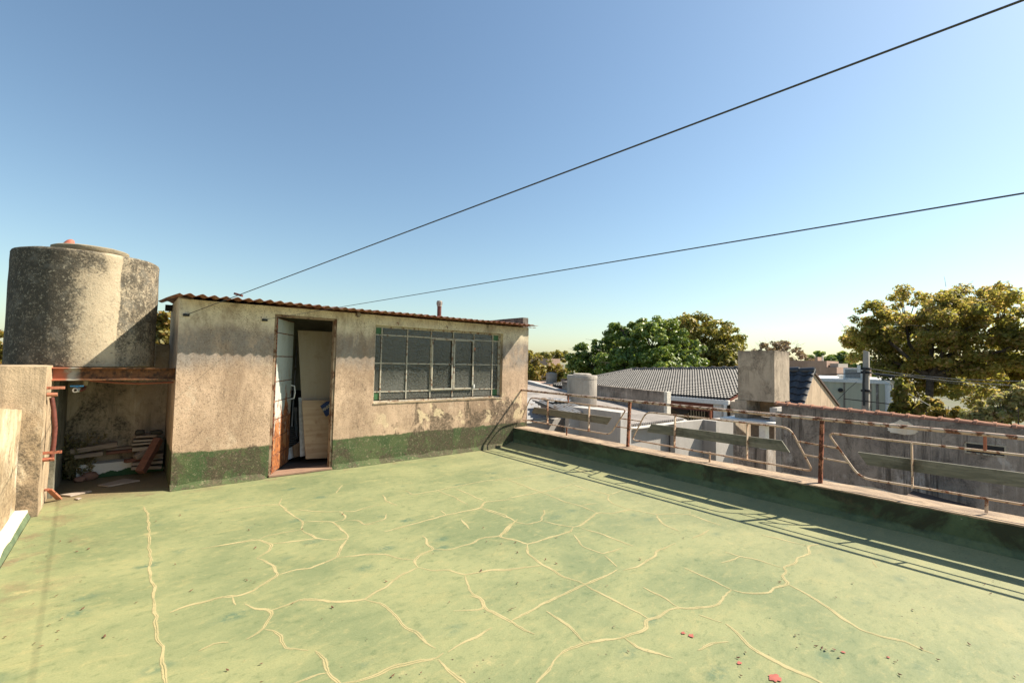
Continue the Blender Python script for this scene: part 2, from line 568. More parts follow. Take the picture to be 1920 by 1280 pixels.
def parapet_mat():
    m = M('parapet_green')
    p = m.pos(); x, y, z = m.xyz()
    c = m.mix(m.rng(m.noise(p, 2.2, 7, .65, .5), .38, .62), (.058, .092, .052), (.086, .128, .070))
    mo = m.noise(m.pos(1, .8, 1), 2.4, 9, .72, .7)
    mf = m.rng(m.plus(mo, m.mul(m.rng(z, .08, .31), .11)), .48, .66)
    c = m.mix(m.mul(mf, .86), c, (.030, .031, .020))
    br = m.mul(m.rng(m.noise(p, 5, 6, .7), .56, .70), .6)
    c = m.mix(br, c, (.090, .075, .045))
    ch = m.rng(m.noise(p, 22, 5, .75), .70, .74)
    c = m.mix(m.mul(ch, .8), c, (.45, .42, .32))
    lo = m.rng(m.plus(z, m.mul(m.sub(m.noise(p, 6, 5), .5), .09)), .135, .105)
    c = m.mix(m.mul(lo, .9), c, m.mix(m.rng(m.noise(p, 5, 6, .7), .4, .62), (.125, .165, .088), (.075, .110, .062)))
    # bare cement cap on top
    tp = m.rng(m.plus(z, m.mul(m.sub(m.noise(p, 14, 4), .5), .018)), .3085, .3095)
    cap = m.mix(m.rng(m.noise(m.pos(1, .5, 1), 6, 7, .7), .38, .62), (.40, .295, .195), (.26, .19, .13))
    cap = m.mix(m.mul(m.rng(m.noise(m.pos(1, .4, 1), 9, 6, .7), .48, .62), .7), cap, (.14, .10, .07))
    c = m.mix(tp, c, cap)
    h = m.plus(m.mul(m.noise(p, 60, 4, .7), .5), m.mul(m.noise(p, 9, 5, .6), 1.0))
    return m.done(m.bsdf(c, .85, 0, .3, m.bump(h, .6, .015)))


def tank_mat():
    m = M('tank_concrete')
    p = m.pos(); x, y, z = m.xyz()
    ang = m.math('ARCTAN2', m.sub(y, 7.12), m.sub(x, -.39))    # -pi/2 faces the camera
    c = m.mix(m.rng(m.noise(m.pos(1, 1, .4), 1.6, 6, .6), .36, .64), (.47, .385, .265), (.37, .30, .205))
    wob = m.mul(m.sub(m.noise(m.pos(1, 1, .35), 3.2, 6, .66), .5), .35)
    aw = m.plus(ang, wob)
    left = m.rng(aw, -1.42, -1.90)            # black lichen on the left two thirds
    right = m.rng(aw, -1.16, -1.10)
    low = m.rng(z, 1.40, 2.3)
    zz = m.plus(z, m.mul(m.sub(m.noise(p, 3, 5), .5), .5))
    d = m.math('MAXIMUM', m.plus(m.mul(left, .70), .25), m.mul(right, m.rng(zz, 1.45, 1.85, .50, .82)))
    top = m.mul(m.rng(zz, 2.0, 2.5), m.rng(aw, -1.22, -1.42))
    d = m.math('MAXIMUM', d, m.mul(top, .75))
    lich = m.plus(m.plus(m.mul(m.noise(p, 9, 8, .75, .4), .5), m.mul(m.noise(p, 48, 5, .75), .5)), m.mul(m.sub(d, .5), .30))
    f = m.rng(lich, .42, .64)
    c = m.mix(m.mul(f, .93), c, (.052, .046, .036))
    g = m.mul(m.rng(m.noise(p, 6, 6, .7), .52, .66), d)
    c = m.mix(m.mul(g, .55), c, (.20, .185, .15))
    fl = m.rng(m.noise(p, 34, 5, .72), .56, .64)
    c = m.mix(m.mul(fl, .7), c, (.42, .37, .27))
    dk = m.rng(m.noise(p, 30, 3, .6), .66, .72)
    c = m.mix(m.mul(dk, .5), c, (.06, .05, .04))
    h = m.plus(m.mul(m.noise(p, 60, 5, .75), .6), m.mul(m.noise(p, 14, 5, .6), .7))
    return m.done(m.bsdf(c, .95, 0, .2, m.bump(h, .7, .015)))


def rust_roof_mat():
    m = M('rusted_sheet')
    p = m.pos()
    c = m.mix(m.rng(m.noise(p, 4, 6, .7), .4, .62), (.19, .068, .035), (.27, .13, .075))
    c = m.mix(m.mul(m.rng(m.noise(p, 9, 6, .7), .52, .66), .7), c, (.34, .28, .20))
    c = m.mix(m.mul(m.rng(m.noise(p, 23, 4, .7), .6, .7), .7), c, (.07, .03, .02))
    return m.done(m.bsdf(c, .8, .1, .3, m.bump(m.noise(p, 60, 4), .4, .003)))


def door_mat():
    m = M('door_sheet')
    p = m.pos(); x, y, z = m.xyz()
    c = m.mix(m.rng(m.noise(m.pos(1, 1, .3), 4, 5), .35, .65), (.48, .51, .46), (.40, .44, .41))
    n = m.noise(m.pos(1, 1, .45), 6.5, 8, .72, .5)
    f = m.rng(m.plus(n, m.rng(z, 1.60, .10, -.10, .27, False)), .545, .63)
    r = m.mix(m.rng(m.noise(p, 18, 6, .7), .38, .62), (.34, .115, .030), (.125, .040, .018))
    r = m.mix(m.mul(m.rng(m.noise(p, 7, 5), .52, .62), .6), r, (.42, .20, .085))
    c = m.mix(f, c, r)
    st = m.mul(m.rng(m.noise(m.pos(1, 1, .06), 26, 4, .7), .55, .70), m.rng(z, 1.25, .9))
    c = m.mix(m.mul(st, .5), c, (.36, .17, .07))
    gr = m.rng(m.noise(p, 34, 5, .75), .58, .68)
    c = m.mix(m.mul(gr, .45), c, (.12, .085, .05))
    bl = m.rng(m.noise(m.pos(1, 1, .6), 9, 6, .72), .54, .66)
    c = m.mix(m.mul(bl, .45), c, (.34, .25, .15))
    return m.done(m.bsdf(c, m.rng(f, 0, 1, .5, .9), 0, .35, m.bump(m.plus(m.mul(f, .5), m.noise(p, 50, 4)), .4, .004)))


def glass_mat():
    m = M('hammered_glass')
    p = m.pos(); x, y, z = m.xyz()
    v = m.voro(m.pos(1, 1, 1), 42, 'SMOOTH_F1')
    b = m.bump(m.plus(v, m.mul(m.noise(p, 40, 3), .6)), .55, .006)
    # dust thrown up from the sill and dried runs
    du = m.mul(m.rng(m.plus(z, m.mul(m.sub(m.noise(m.pos(1, 1, .3), 7, 6, .7), .5), .5)), 1.35, .95), .30)
    run = m.mul(m.rng(m.noise(m.pos(1, 1, .06), 34, 4, .7), .5, .72), .12)
    oi = m.n('ShaderNodeObjectInfo')
    dirt = m.plus(m.mul(m.plus(du, run), m.rng(oi.outputs['Random'], 0, 1, .4, 1.7, False)), m.rng(oi.outputs['Random'], .2, .9, .0, .14))
    gl = m.bsdf((.34, .37, .33), .09, 0, .5, b, .95)
    dirt = m.plus(dirt, m.mul(m.rng(m.noise(m.pos(1, 1, .7), 42, 4, .75), .47, .62), .20))  # painted speckle for the spots hammered glass refracts, added to the dirt
    db = m.bsdf((.15, .15, .13), .7, 0, .3, b)
    s = m.n('ShaderNodeMixShader'); m.set(s.inputs[0], dirt)
    m.t.links.new(gl, s.inputs[1]); m.t.links.new(db, s.inputs[2])
    return m.done(s.outputs[0])


MAT = dict(
    floor=floor_mat(), crack=crack_mat(),
    shed=dado_plaster('shed_render', .40, 0, 0),
    parapet=parapet_mat(), tank=tank_mat(), rroof=rust_roof_mat(), door=door_mat(), glass=glass_mat(),
    pillar=plaster('pillar_render', (.50, .375, .24), (.37, .275, .18), (.10, .08, .055), 1.6, .60, .45, .5, .8, light=((.72, .62, .46), .7)),
    lime=plaster('limewashed_render', (.62, .50, .34), (.44, .33, .20), (.16, .115, .07), 3.2, .55, .35, .3, .7, light=((.82, .78, .70), .9)),
    kerb=plaster('limewashed_kerb', (.80, .74, .64), (.70, .60, .46), (.35, .25, .15), 2.4, .18, .1, .25, .7),
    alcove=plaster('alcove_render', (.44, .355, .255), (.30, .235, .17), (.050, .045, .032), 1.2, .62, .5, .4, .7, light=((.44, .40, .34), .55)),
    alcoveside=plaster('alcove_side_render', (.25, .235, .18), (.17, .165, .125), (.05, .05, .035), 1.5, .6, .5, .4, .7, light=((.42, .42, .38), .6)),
    greyrender=plaster('grey_render', (.38, .325, .275), (.275, .235, .20), (.060, .050, .042), 1.3, .50, .85, .35, .6, zdark=(.92, .62, .42), light=((.60, .56, .52), .75)),
    chim=plaster('chimney_render', (.50, .41, .31), (.41, .335, .255), (.10, .08, .06), 1.2, .50, .45, .35, .6, zdark=(1.84, 1.52, .4)),
    midwall=plaster('mid_wall_render', (.42, .35, .29), (.31, .26, .215), (.07, .056, .044), 1.1, .52, .85, .3, .5, zdark=(.92, .66, .3)),
    tank2=plaster('pale_concrete', (.44, .40, .345), (.34, .305, .265), (.15, .12, .10), 1.4, .46, .6, .3, .4),
    boxr=plaster('box_render', (.44, .42, .395), (.39, .37, .35), (.22, .20, .18), 1.1, .25, .25, .12, .3),
    yard=plaster('yard_render', (.40, .375, .35), (.355, .335, .31), (.28, .26, .24), .9, .2, .3, .08, .3),
    gable=plaster('gable_render', (.58, .44, .30), (.50, .37, .25), (.20, .14, .10), .9, .34, .5, .15, .3),
    pale=plaster('pale_green_render', (.54, .52, .39), (.49, .47, .36), (.22, .23, .20), .3, .15, .2, .03, .1),
    pink=plaster('pink_brick_render', (.42, .29, .225), (.36, .245, .19), (.20, .13, .10), .5, .25, .3, .1, .2),
    cream=plain('cream_trim', (.66, .61, .52), .7), white=plain('white_trim', (.74, .73, .70), .6, vary=.08),
    rail=paint_metal('rail_paint', (.52, .355, .24), (.27, .105, .05), .46, 13, (.60, .46, .34)),
    railtop=paint_metal('handrail_rust', (.50, .35, .26), (.22, .09, .05), .58, 12, (.55, .43, .34)),
    post=paint_metal('post_rust', (.30, .095, .055), (.115, .04, .022), .75, 20, (.36, .15, .075)),
    oxide=paint_metal('red_oxide', (.36, .115, .065), (.15, .06, .03), .45, 12, (.40, .17, .10)),
    frame=paint_metal('flaking_white', (.43, .385, .295), (.20, .10, .055), .45, 20, (.36, .345, .285), .8),
    jamb=paint_metal('jamb_paint', (.235, .165, .105), (.15, .07, .035), .5, 9, (.28, .21, .14), .85),
    boardg=wood('weathered_green_board', (.13, .128, .100), (.215, .20, .16), (.045, .044, .034), 'Y'),
    boardw=wood('weathered_board', (.17, .145, .11), (.24, .205, .155), (.075, .06, .045), 'Y'),
    ply=wood('plywood', (.40, .335, .245), (.36, .295, .205), (.27, .205, .14), 'Z', .22, True, .05),
    plyold=wood('stained_plywood', (.46, .34, .22), (.36, .25, .155), (.20, .085, .035), 'X', .4, True, .1),
    plank=wood('grey_plank', (.30, .235, .185), (.215, .165, .13), (.10, .075, .055), 'X'),
    webrust=None,
    plankp=wood('pale_plank', (.38, .315, .255), (.29, .235, .19), (.18, .14, .11), 'X'),
    plankr=wood('red_brown_beam', (.20, .090, .060), (.145, .065, .045), (.08, .045, .033), 'X'),
    sill=wood('threshold_wood', (.22, .14, .10), (.30, .19, .13), (.10, .06, .045), 'X', 1.0, False),
    brick=plaster('old_brick', (.29, .155, .105), (.22, .125, .09), (.10, .07, .05), 5, .3, .1, .4, .8),
    stone=plaster('dark_stone', (.070, .065, .052), (.050, .048, .040), (.02, .02, .015), 6, .3, .1, .3, .8),
    capstone=plaster('lid_stone', (.36, .30, .20), (.28, .235, .16), (.12, .10, .07), 6, .3, .1, .4, .8),
    wire=plain('wire_black', (.035, .037, .04), .55), cable=plain('cable_dark', (.045, .045, .045), .6),
    cablel=plain('cable_pale', (.26, .24, .21), .6),
    bluepl=plain('blue_plastic', (.06, .30, .66), .35), whitepl=plain('white_plastic', (.78, .78, .76), .35),
    redpl=plain('terracotta_red', (.42, .13, .085), .7), orange=plain('orange_pipe', (.26, .085, .045), .6),
    hose=plain('red_hose', (.15, .045, .032), .5), black=plain('black_plastic', (.02, .02, .022), .6),
    greenp=plain('green_pane', (.045, .135, .050), .55), curtain=plain('dark_curtain', (.065, .065, .07), .9),
    inside=plaster('inside_render', (.30, .31, .25), (.22, .23, .185), (.14, .13, .10), 1.2, .3, .2, .1, .2),
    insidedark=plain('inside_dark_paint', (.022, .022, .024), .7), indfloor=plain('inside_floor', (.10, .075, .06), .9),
    card=plain('brown_card', (.16, .105, .06), .9), greysheet=plain('grey_sheet', (.42, .43, .42), .8), navy=plain('navy_bag', (.018, .040, .125), .6),
    print=plain('pale_print', (.55, .50, .36), .7),
    zinc=paint_metal('zinc_sheet', (.25, .25, .25), (.17, .13, .10), .34, 5, (.19, .195, .205), .75),
    membrane=plaster('silver_membrane', (.28, .255, .235), (.21, .19, .175), (.11, .095, .085), .9, .46, .35, .2, .3),
    tile=plain('dark_glazed_tile', (.115, .105, .095), .58, 0, .45, .3, 7), tileb=plain('blue_black_tile', (.034, .037, .043), .45, 0, .5, .2, 6),
    terra=plaster('terracotta', (.37, .185, .115), (.29, .14, .09), (.17, .085, .06), 5, .3, .1, .25, .4),
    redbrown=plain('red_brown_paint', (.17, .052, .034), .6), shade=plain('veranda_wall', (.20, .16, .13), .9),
    pole=plaster('pole_concrete', (.40, .365, .32), (.34, .31, .275), (.18, .16, .14), 3, .3, .3, .2, .3),
    bark=plain('bark', (.085, .065, .048), .95, vary=.3, sc=9),
    ground=plaster('town_ground', (.16, .145, .115), (.12, .125, .075), (.07, .07, .05), .05, .3, 0, .1, .2),
    roofdark=plain('brown_roofing', (.115, .075, .058), .9, vary=.25, sc=9), aircon=plain('vent_grille', (.30, .29, .28), .6),
    firebrick=plain('warm_render', (.52, .36, .22), .9, vary=.2, sc=6),
    litter=plain('dry_leaf', (.15, .065, .035), .8, vary=.3, sc=30), redflake=plain('red_underpaint', (.38, .10, .075), .7),
    lamp=paint_metal('lamp_metal', (.30, .26, .21), (.12, .07, .04), .5, 40),
    leafdark=leaf('leaf_dark_glossy', [(.115, .19, .026), (.20, .275, .045), (.38, .42, .14), (.070, .125, .020)], .34, .42, .5),
    leafolive=leaf('leaf_olive', [(.21, .21, .042), (.29, .25, .055), (.38, .26, .07), (.16, .175, .036)], .42, .5),
    leafautumn=leaf('leaf_autumn', [(.25, .25, .058), (.34, .28, .085), (.54, .36, .18), (.19, .215, .050)], .66, .5),
    leafyellow=leaf('leaf_yellow_green', [(.20, .175, .034), (.26, .20, .040), (.32, .185, .045), (.12, .135, .028)], .42, .5),
    leafbrown=leaf('leaf_brown', [(.30, .215, .155), (.35, .25, .18), (.22, .19, .10), (.22, .165, .115)], .3, .7),
    leafsage=leaf('leaf_sage', [(.28, .29, .11), (.38, .35, .16), (.48, .36, .24), (.21, .24, .085)], .50, .6),
    weed=leaf('weed_leaf', [(.17, .155, .060), (.22, .175, .080), (.28, .21, .11), (.10, .10, .045)], .3, .8),
)

def web_mat():
    m = M('beam_web'); p = m.pos(); x = m.xyz()[0]
    n = m.noise(p, 7, 7, .7, .4)
    f = m.rng(m.plus(x, m.mul(m.sub(n, .5), .25)), -.53, -.45)
    r = m.mix(m.rng(m.noise(p, 16, 6, .75), .40, .62), (.16, .070, .028), (.045, .024, .014))
    r = m.mix(m.mul(m.rng(m.noise(p, 30, 5, .75), .58, .68), .7), r, (.30, .19, .085))
    g = m.mul(m.rng(m.plus(x, m.mul(m.sub(n, .5), .1)), -.36, -.44), f)
    r = m.mix(m.mul(g, .8), r, (.36, .36, .31))
    c = m.mix(f, (.36, .125, .070), r)
    return m.done(m.bsdf(c, .85, 0, .3, m.bump(n, .4, .004)))
MAT['webrust'] = web_mat()

# ================================================================== the terrace
Y0, XA, XR = 6.324, 0.408, 5.658
def zf(x):                       # the floor turns up into a shallow cove along the parapet
    t = min(1, max(0, (x - 4.93) / .415)); return .085 * t * t * (1.6 - .6 * t)
FP = [(-.62, 0)] + [(x, zf(x)) for x in np.linspace(4.93, 5.345, 9)]
g = MB(); g.prism([(x, -4.0, z) for x, z in FP] + [(5.345, -4.0, -.30), (-.62, -4.0, -.30)], (0, 11.62, 0))
floor = struct(g.build('terrace_floor', MAT['floor'], smooth=30))
g = MB(); g.box(-1.0, 5.66, -4.0, 7.76, -3.6, -.304)
struct(g.build('terrace_base', MAT['greyrender']))

# filled cracks, each run laid on the floor as a thin smear of filler
def tr(o, s, runs):
    return [[(o[0] + x / s, o[1] + y / s) for x, y in r] for r in runs]

RUNS = []
RUNS += tr((400, 860), 3.048, [
 [(0,800),(100,790),(200,765),(290,715),(375,660),(345,620),(335,600),(250,568)],
 [(375,660),(470,630),(560,620),(640,590),(710,560),(715,530),(770,455)],
 [(250,568),(310,530),(340,490),(250,460),(130,480),(0,500)],
 [(250,460),(290,440),(500,402)], [(115,790),(130,830)], [(175,828),(250,855),(335,860),(345,885),(300,940),(290,968),(185,1030)],
 [(290,968),(350,980),(380,1010),(385,1045),(410,1075),(540,1095)],
 [(335,860),(430,830),(520,798),(600,802),(660,815),(760,810),(865,803),(930,755),(1000,725),(1060,670),(1175,618)],
 [(1175,618),(1155,600),(1150,575),(1190,540),(1270,515),(1230,490),(1215,455),(1195,438)],
 [(1270,515),(1350,518),(1400,500),(1490,480),(1515,455),(1635,440),(1680,410),(1707,370),(1740,345)],
 [(1175,618),(1250,635),(1350,635),(1440,663),(1500,650),(1590,632),(1707,635)],
 [(1440,663),(1455,740),(1480,775),(1530,790),(1545,855),(1450,865),(1380,868)],
 [(1545,855),(1620,890),(1700,935)], [(1150,575),(1050,570),(990,545),(870,545),(710,560)],
 [(865,803),(980,830),(1060,920),(1100,965),(1150,985),(1200,1030),(1270,1085)],
 [(1340,1100),(1450,1040),(1600,965)],
 [(1315,1105),(1285,1135),(1180,1155),(1050,1180),(950,1225),(880,1255),(740,1278)],
 [(1290,1140),(1340,1200),(1380,1230),(1430,1290),(1500,1380)],
 [(580,1095),(650,1140),(640,1190),(650,1220),(720,1278),(800,1340)], [(650,1220),(560,1245),(450,1285)],
 [(500,402),(515,360),(440,315),(380,260),(300,262),(195,275),(0,305)],
 [(500,402),(540,425),(590,455),(690,465),(770,455),(765,430),(720,390),(680,360),(600,355),(515,360)],
 [(590,455),(460,470),(340,482)], [(680,360),(740,350),(755,325),(725,300),(600,300),(470,290)],
 [(725,300),(800,300),(880,275),(960,262)], [(755,350),(830,350),(860,375),(985,345),(990,315)], [(860,375),(940,370)],
 [(980,415),(1110,380),(1240,345),(1330,320),(1530,280),(1550,245),(1707,230)], [(1330,320),(1300,295)],
 [(1530,280),(1600,305),(1707,345)], [(970,205),(990,240),(1050,268)],
 [(1100,180),(1140,205),(1280,180),(1400,155),(1550,125),(1700,110)], [(1280,180),(1370,215),(1460,265)],
 [(1380,165),(1550,240)], [(1415,345),(1465,400)], [(390,225),(375,262)], [(700,195),(735,150)]])
RUNS += tr((880, 820), 3.048, [
 [(0,415),(70,398),(85,365)], [(220,345),(410,312),(500,290),(590,265)],
 [(70,398),(200,440),(260,480),(330,495),(415,475),(410,455),(435,430),(420,410)],
 [(415,475),(500,495),(590,510),(640,500),(730,430),(830,430),(920,410),(1065,438),(1170,432),(1260,440),(1430,500)],
 [(590,510),(580,535),(460,570),(330,610),(280,590),(170,565),(240,490)],
 [(330,610),(330,660),(410,720),(540,795),(665,835)], [(410,730),(250,750),(130,755),(0,780)],
 [(410,312),(560,370),(640,390),(730,430)], [(640,385),(730,375)], [(410,312),(220,240),(430,205)],
 [(590,265),(650,290),(800,325),(790,350),(820,380),(920,410)], [(800,325),(870,305)],
 [(1065,438),(1100,490),(1200,535)], [(1260,440),(1265,420)],
 [(640,515),(780,560),(940,620)], [(595,555),(635,615),(700,640),(760,665),(880,630)], [(770,670),(845,740)],
 [(230,1045),(430,945),(665,835),(850,755)], [(880,760),(960,735),(1065,670),(1060,655),(1180,600)], [(1280,575),(1370,530)],
 [(230,1045),(150,1000),(80,970),(75,915),(0,905)], [(230,1045),(290,1085),(370,1120)],
 [(665,840),(770,900),(900,965),(1020,1030)],
 [(480,1280),(530,1220),(660,1170),(880,1140),(1000,1100),(1025,1080),(1010,1045),(1100,1015),(1120,995),(1190,965),(1260,975),(1410,960),(1455,910),(1505,870)],
 [(660,1170),(610,1120),(560,1070),(510,1030),(440,990)], [(880,1140),(960,1200),(1170,1255)],
 [(1190,965),(1100,905),(990,850)], [(1505,870),(1380,810),(1230,745)],
 [(1305,1005),(1440,1050)], [(1310,1220),(1400,1170),(1480,1165)], [(1560,680),(1440,715)], [(480,1280),(460,1330),(380,1400)]])
RUNS += tr((1360, 960), 3.4286, [
 [(50,498),(150,525),(290,510),(330,480),(410,465),(360,415),(395,380),(355,350),(450,330),(465,290),(540,265),(535,215),(600,200)],
 [(410,465),(500,510),(550,545),(690,630),(770,690),(860,755),(1000,795),(1160,825),(1250,875),(1340,905)],
 [(0,255),(100,285),(180,295),(350,350)], [(0,710),(70,760),(110,820),(220,900),(340,970),(500,1035),(630,1100),(740,1180)],
 [(230,145),(330,165),(510,210)], [(950,310),(975,355)]])
RUNS += tr((0, 920), 3.556, [
 [(965,100),(985,170),(990,220),(1000,370),(1005,560),(1025,640),(1030,760),(1040,860),(1050,980),(1090,1060),(1075,1150),(1110,1280),(1150,1400)],
 [(1140,805),(1300,750),(1490,705),(1570,695)], [(1330,1060),(1430,1015),(1530,1010)], [(1340,385),(1550,350),(1707,315)]])

cb = MB(); cuv = []
for ri, run in enumerate(RUNS):
    pts = [U('Z', .001, px, py) for px, py in run]
    dense = []
    for a, b in zip(pts[:-1], pts[1:]):
        k = max(1, int((b - a).length / .030))
        dense += [a.lerp(b, i / k) for i in range(k)]
    dense.append(pts[-1])
    # smooth a little, then wander as a real crack does
    for _ in range(1):
        dense = [dense[0]] + [(dense[i - 1] + dense[i] * 2 + dense[i + 1]) / 4 for i in range(1, len(dense) - 1)] + [dense[-1]]
    zz = .0009 + .000012 * ri
    q = []
    for p in dense:
        w = nz(p, 9) * .012 + nz(p, 27) * .005
        q.append(Vector((p.x + w.x, p.y + w.y, zz + zf(p.x + w.x + .02))))
    n = len(q); vs = []; fs = []
    s0 = rng.uniform(.8, 1.15) * (.72 if len(run) == 13 and run[0][0] > 270 and run[0][0] < 273 else 1)
    for i in range(n):
        t = (q[min(i + 1, n - 1)] - q[max(i - 1, 0)]).normalized()
        nn = Vector((-t.y, t.x, 0))
        end = min(1, .35 + .65 * min(i, n - 1 - i) / 4)
        hw = .0145 * s0 * end * (1 + .5 * mnoise.noise(q[i] * 6) + .3 * mnoise.noise(q[i] * 23))
        vs += [q[i] + nn * hw, q[i] - nn * hw]
    for i in range(n - 1):
        fs.append((2 * i, 2 * i + 1, 2 * i + 3, 2 * i + 2))
        cuv += [(i, 0), (i, 1), (i + 1, 1), (i + 1, 0)]
    cb.add(vs, fs)
me = bpy.data.meshes.new('crack_filler')
me.from_pydata(cb.v, [], cb.f); me.materials.append(MAT['crack'])
uvl = me.uv_layers.new(name='UVMap')
uvl.data.foreach_set('uv', np.array(cuv, dtype=np.float32).ravel())
ck = bpy.data.objects.new('crack_filler', me); COL.objects.link(ck); ck.parent = floor
ck['kind'] = 'stuff'

# red underpaint showing where the green has flaked off
def blob(cx, cy, r, squash, seed, z):
    R = random.Random(seed); n = 22
    c = U('Z', 0, cx, cy); vs = [(c.x, c.y, z)]
    for k in range(n):
        a = 2 * math.pi * k / n
        rr = r * R.uniform(.55, 1.15)
        vs.append((c.x + rr * math.cos(a), c.y + rr * squash * math.sin(a), z))
    return vs, [(0, 1 + k, 1 + (k + 1) % n) for k in range(n)]

for i, (px, py, r) in enumerate([(1452, 1271, .036), (1281, 1187, .016), (1296, 1192, .020), (1386, 1243, .016), (1581, 1223, .013), (1666, 1233, .010)]):
    m = MB(); m.add(*blob(px, py, r, .75, i, .0045 + i * .0001))
    m.build('flaked_patch', MAT['redflake'], floor)
lb = MB()
R_ = random.Random(4)
spots = [(10, 1193), (93, 1170), (196, 1192), (108, 1198), (65, 1205), (78, 1210), (338, 965), (166, 1028), (98, 1050), (155, 1140), (62, 1131), (1491, 1190), (1500, 1195), (1541, 1214), (1530, 1210), (1548, 1217), (1494, 1213), (1678, 1240), (1683, 1237), (1574, 1230), (1903, 1268), (1386, 1246), (720, 1086), (724, 1089), (463, 1087), (470, 1088), (460, 1085), (960, 1140), (966, 1138), (955, 1143), (970, 1035), (912, 1015), (940, 1018), (812, 1037), (1599, 1092), (842, 1128), (1044, 1007), (1398, 1222)]
for px, py in spots + [(R_.uniform(30, 1880), R_.uniform(960, 1278)) for _ in range(70)]:
    c = U('Z', .007, px, py); a = R_.uniform(0, 6.3); l = R_.uniform(.005, .014)
    if not (-.55 < c.x < 4.9): continue
    d = Vector((math.cos(a), math.sin(a), 0)); e = Vector((-d.y, d.x, R_.uniform(-.3, .3))) * .5
    lb.add([c - d * l, c + e * l, c + d * l + Vector((0, 0, l * .5)), c - e * l], [(0, 1, 2), (0, 2, 3)])
tag(lb.build('leaf_litter', MAT['litter']), 'dry brown leaf crumbs scattered over the green floor', 'leaf litter', None, 'stuff')

# ---- low parapet along the right edge
par = rbox(5.340, 5.672, -4.0, 6.322, 0, .320, .085, .007, 6)
pth = par.build('parapet_wall', MAT['parapet'], smooth=50)
tag(pth, 'low mouldy green parapet with bare cement cap under the rusty railing', 'parapet')
fil = MB()
ys = cuts(-4.0, 6.28, .08)
for y in ys:
    k = 1 + .45 * mnoise.noise(Vector((0, y * 4, 3)))
    fil.v += [(5.350, y, .085 + .060 * k), (5.327, y, .085 + .028 * k), (5.340 - .045 * k, y, zf(5.340 - .045 * k) + .002), (5.350, y, .06)]
for i in range(len(ys) - 1):
    for k in range(4):
        a = i * 4 + k; b = i * 4 + (k + 1) % 4
        fil.f.append((a, b, b + 4, a + 4)); fil.m.append(0)
fil.build('skirting_fillet', MAT['parapet'], pth, smooth=60)

# ================================================================== railing
rail = thing('railing', (5.508, 2.8, .32), 'rusty cream tube railing with grey boards standing on the parapet', 'railing')
XRAIL = 5.508
m = MB(); m.tube([U('X', XRAIL, 975, 730.8), U('X', XRAIL, 1181, 751.5), U('X', XRAIL, 1335, 766.5), U('X', XRAIL, 1540, 785.5), U('X', XRAIL, 1920, 821), (XRAIL, -.6, .972), (XRAIL, -3.6, .968)], .0185, 10)
m.build('top_rail', MAT['railtop'], rail, smooth=60)
XP = 5.60
def post(px_top, px_bot):
    a = U('X', XRAIL, *px_top); b = U('X', XRAIL, *px_bot); b.z = .30
    m = MB(); m.beam(b, a, .036, .036, (1, 0, 0)); return m.build('post', MAT['post'], rail, bevel=.004)
post((1181, 752), (1177, 838)); post((1541.5, 788), (1538, 905))
m = MB(); m.beam((XRAIL, -.76, .27), (XRAIL, -.76, .97), .036, .036, (1, 0, 0)); m.build('post', MAT['post'], rail, bevel=.004)

def loop(pixels, rad=.055, extra=None):
    P = [U('X', XRAIL, *q) if len(q) == 2 else Vector(q) for q in pixels]
    n = len(P); out = []
    for i in range(n):
        a, b, c = P[i - 1], P[i], P[(i + 1) % n]
        d1 = (a - b).normalized(); d2 = (c - b).normalized()
        r = rad * (1.6 if d1.dot(d2) < -.2 else 1.0)
        for t in (0, .25, .5, .75, 1):
            p1 = b + d1 * r * (1 - t); p2 = b + d2 * r * t
            out.append(p1.lerp(p2, t))
    m = MB(); m.tube(out, .0100, 8, closed=True); return m.build('loop_frame', MAT['rail'], rail, smooth=60)
loop([(994.5, 745), (1174, 767.5), (1144, 814.5), (978, 786)])
loop([(1211.5, 772), (1481, 801.5), (1524, 883), (1185, 824)])
A3 = U('X', XRAIL, 1552, 811.5); B3 = U('X', XRAIL, 1612, 895)
loop([(1552, 811.5), (1612, 895), (XRAIL, -.50, B3.z + .01), (XRAIL, -.72, A3.z)])

def bar(a, b, r, name, mat, n=7):
    m = MB(); m.tube([U('X', XRAIL, *a), U('X', XRAIL, *b)], r, n); return m.build(name, mat, rail, smooth=60)
for a, b in [((1065.6, 739), (1065.6, 754)), ((1333.2, 766), (1332.5, 786)), ((1847, 814), (1847, 845)),
             ((1062.5, 801), (1062.3, 815.5)), ((1331, 847), (1330.5, 866)), ((1850, 937), (1849.5, 961))]:
    bar(a, b, .0115, 'stub', MAT['oxide'] if a[1] < 830 else MAT['rail'])
for a, b in [((1163, 784), (1202, 789.5)), ((1154, 799), (1195, 804.5)), ((1497, 827), (1571, 840)), ((1509, 852), (1590, 867))]:
    bar(a, b, .0085, 'link_bar', MAT['rail'])
for a, b in [((1027, 750), (1026.5, 793)), ((1105, 759.5), (1104, 807.5)), ((1266, 779), (1264.5, 838)), ((1401.5, 794), (1400.5, 861)), ((1709.5, 830), (1711, 915))]:
    m = MB(); m.beam(U('X', XRAIL - .006, *a), U('X', XRAIL - .006, *b), .012, .034, (1, 0, 0))
    o = m.build('flat_upright', MAT['rail'], rail, bevel=.002)
    for t in (.48, .70):
        p = U('X', XRAIL - .013, a[0] + (b[0] - a[0]) * t, a[1] + (b[1] - a[1]) * t)
        mm = MB(); mm.obox(p, (.008, .014, .014)); 
        for v in range(len(mm.v)): mm.v[v] = tuple(Vector(mm.v[v]) - Vector(rail['_b']))
        s = mm.build('bolt', MAT['post'], o, base=(0, 0, 0))
m = MB(); m.beam((XRAIL - .006, -.2, .42), (XRAIL - .006, -.2, .84), .012, .034, (1, 0, 0)); m.build('flat_upright', MAT['rail'], rail, bevel=.002)
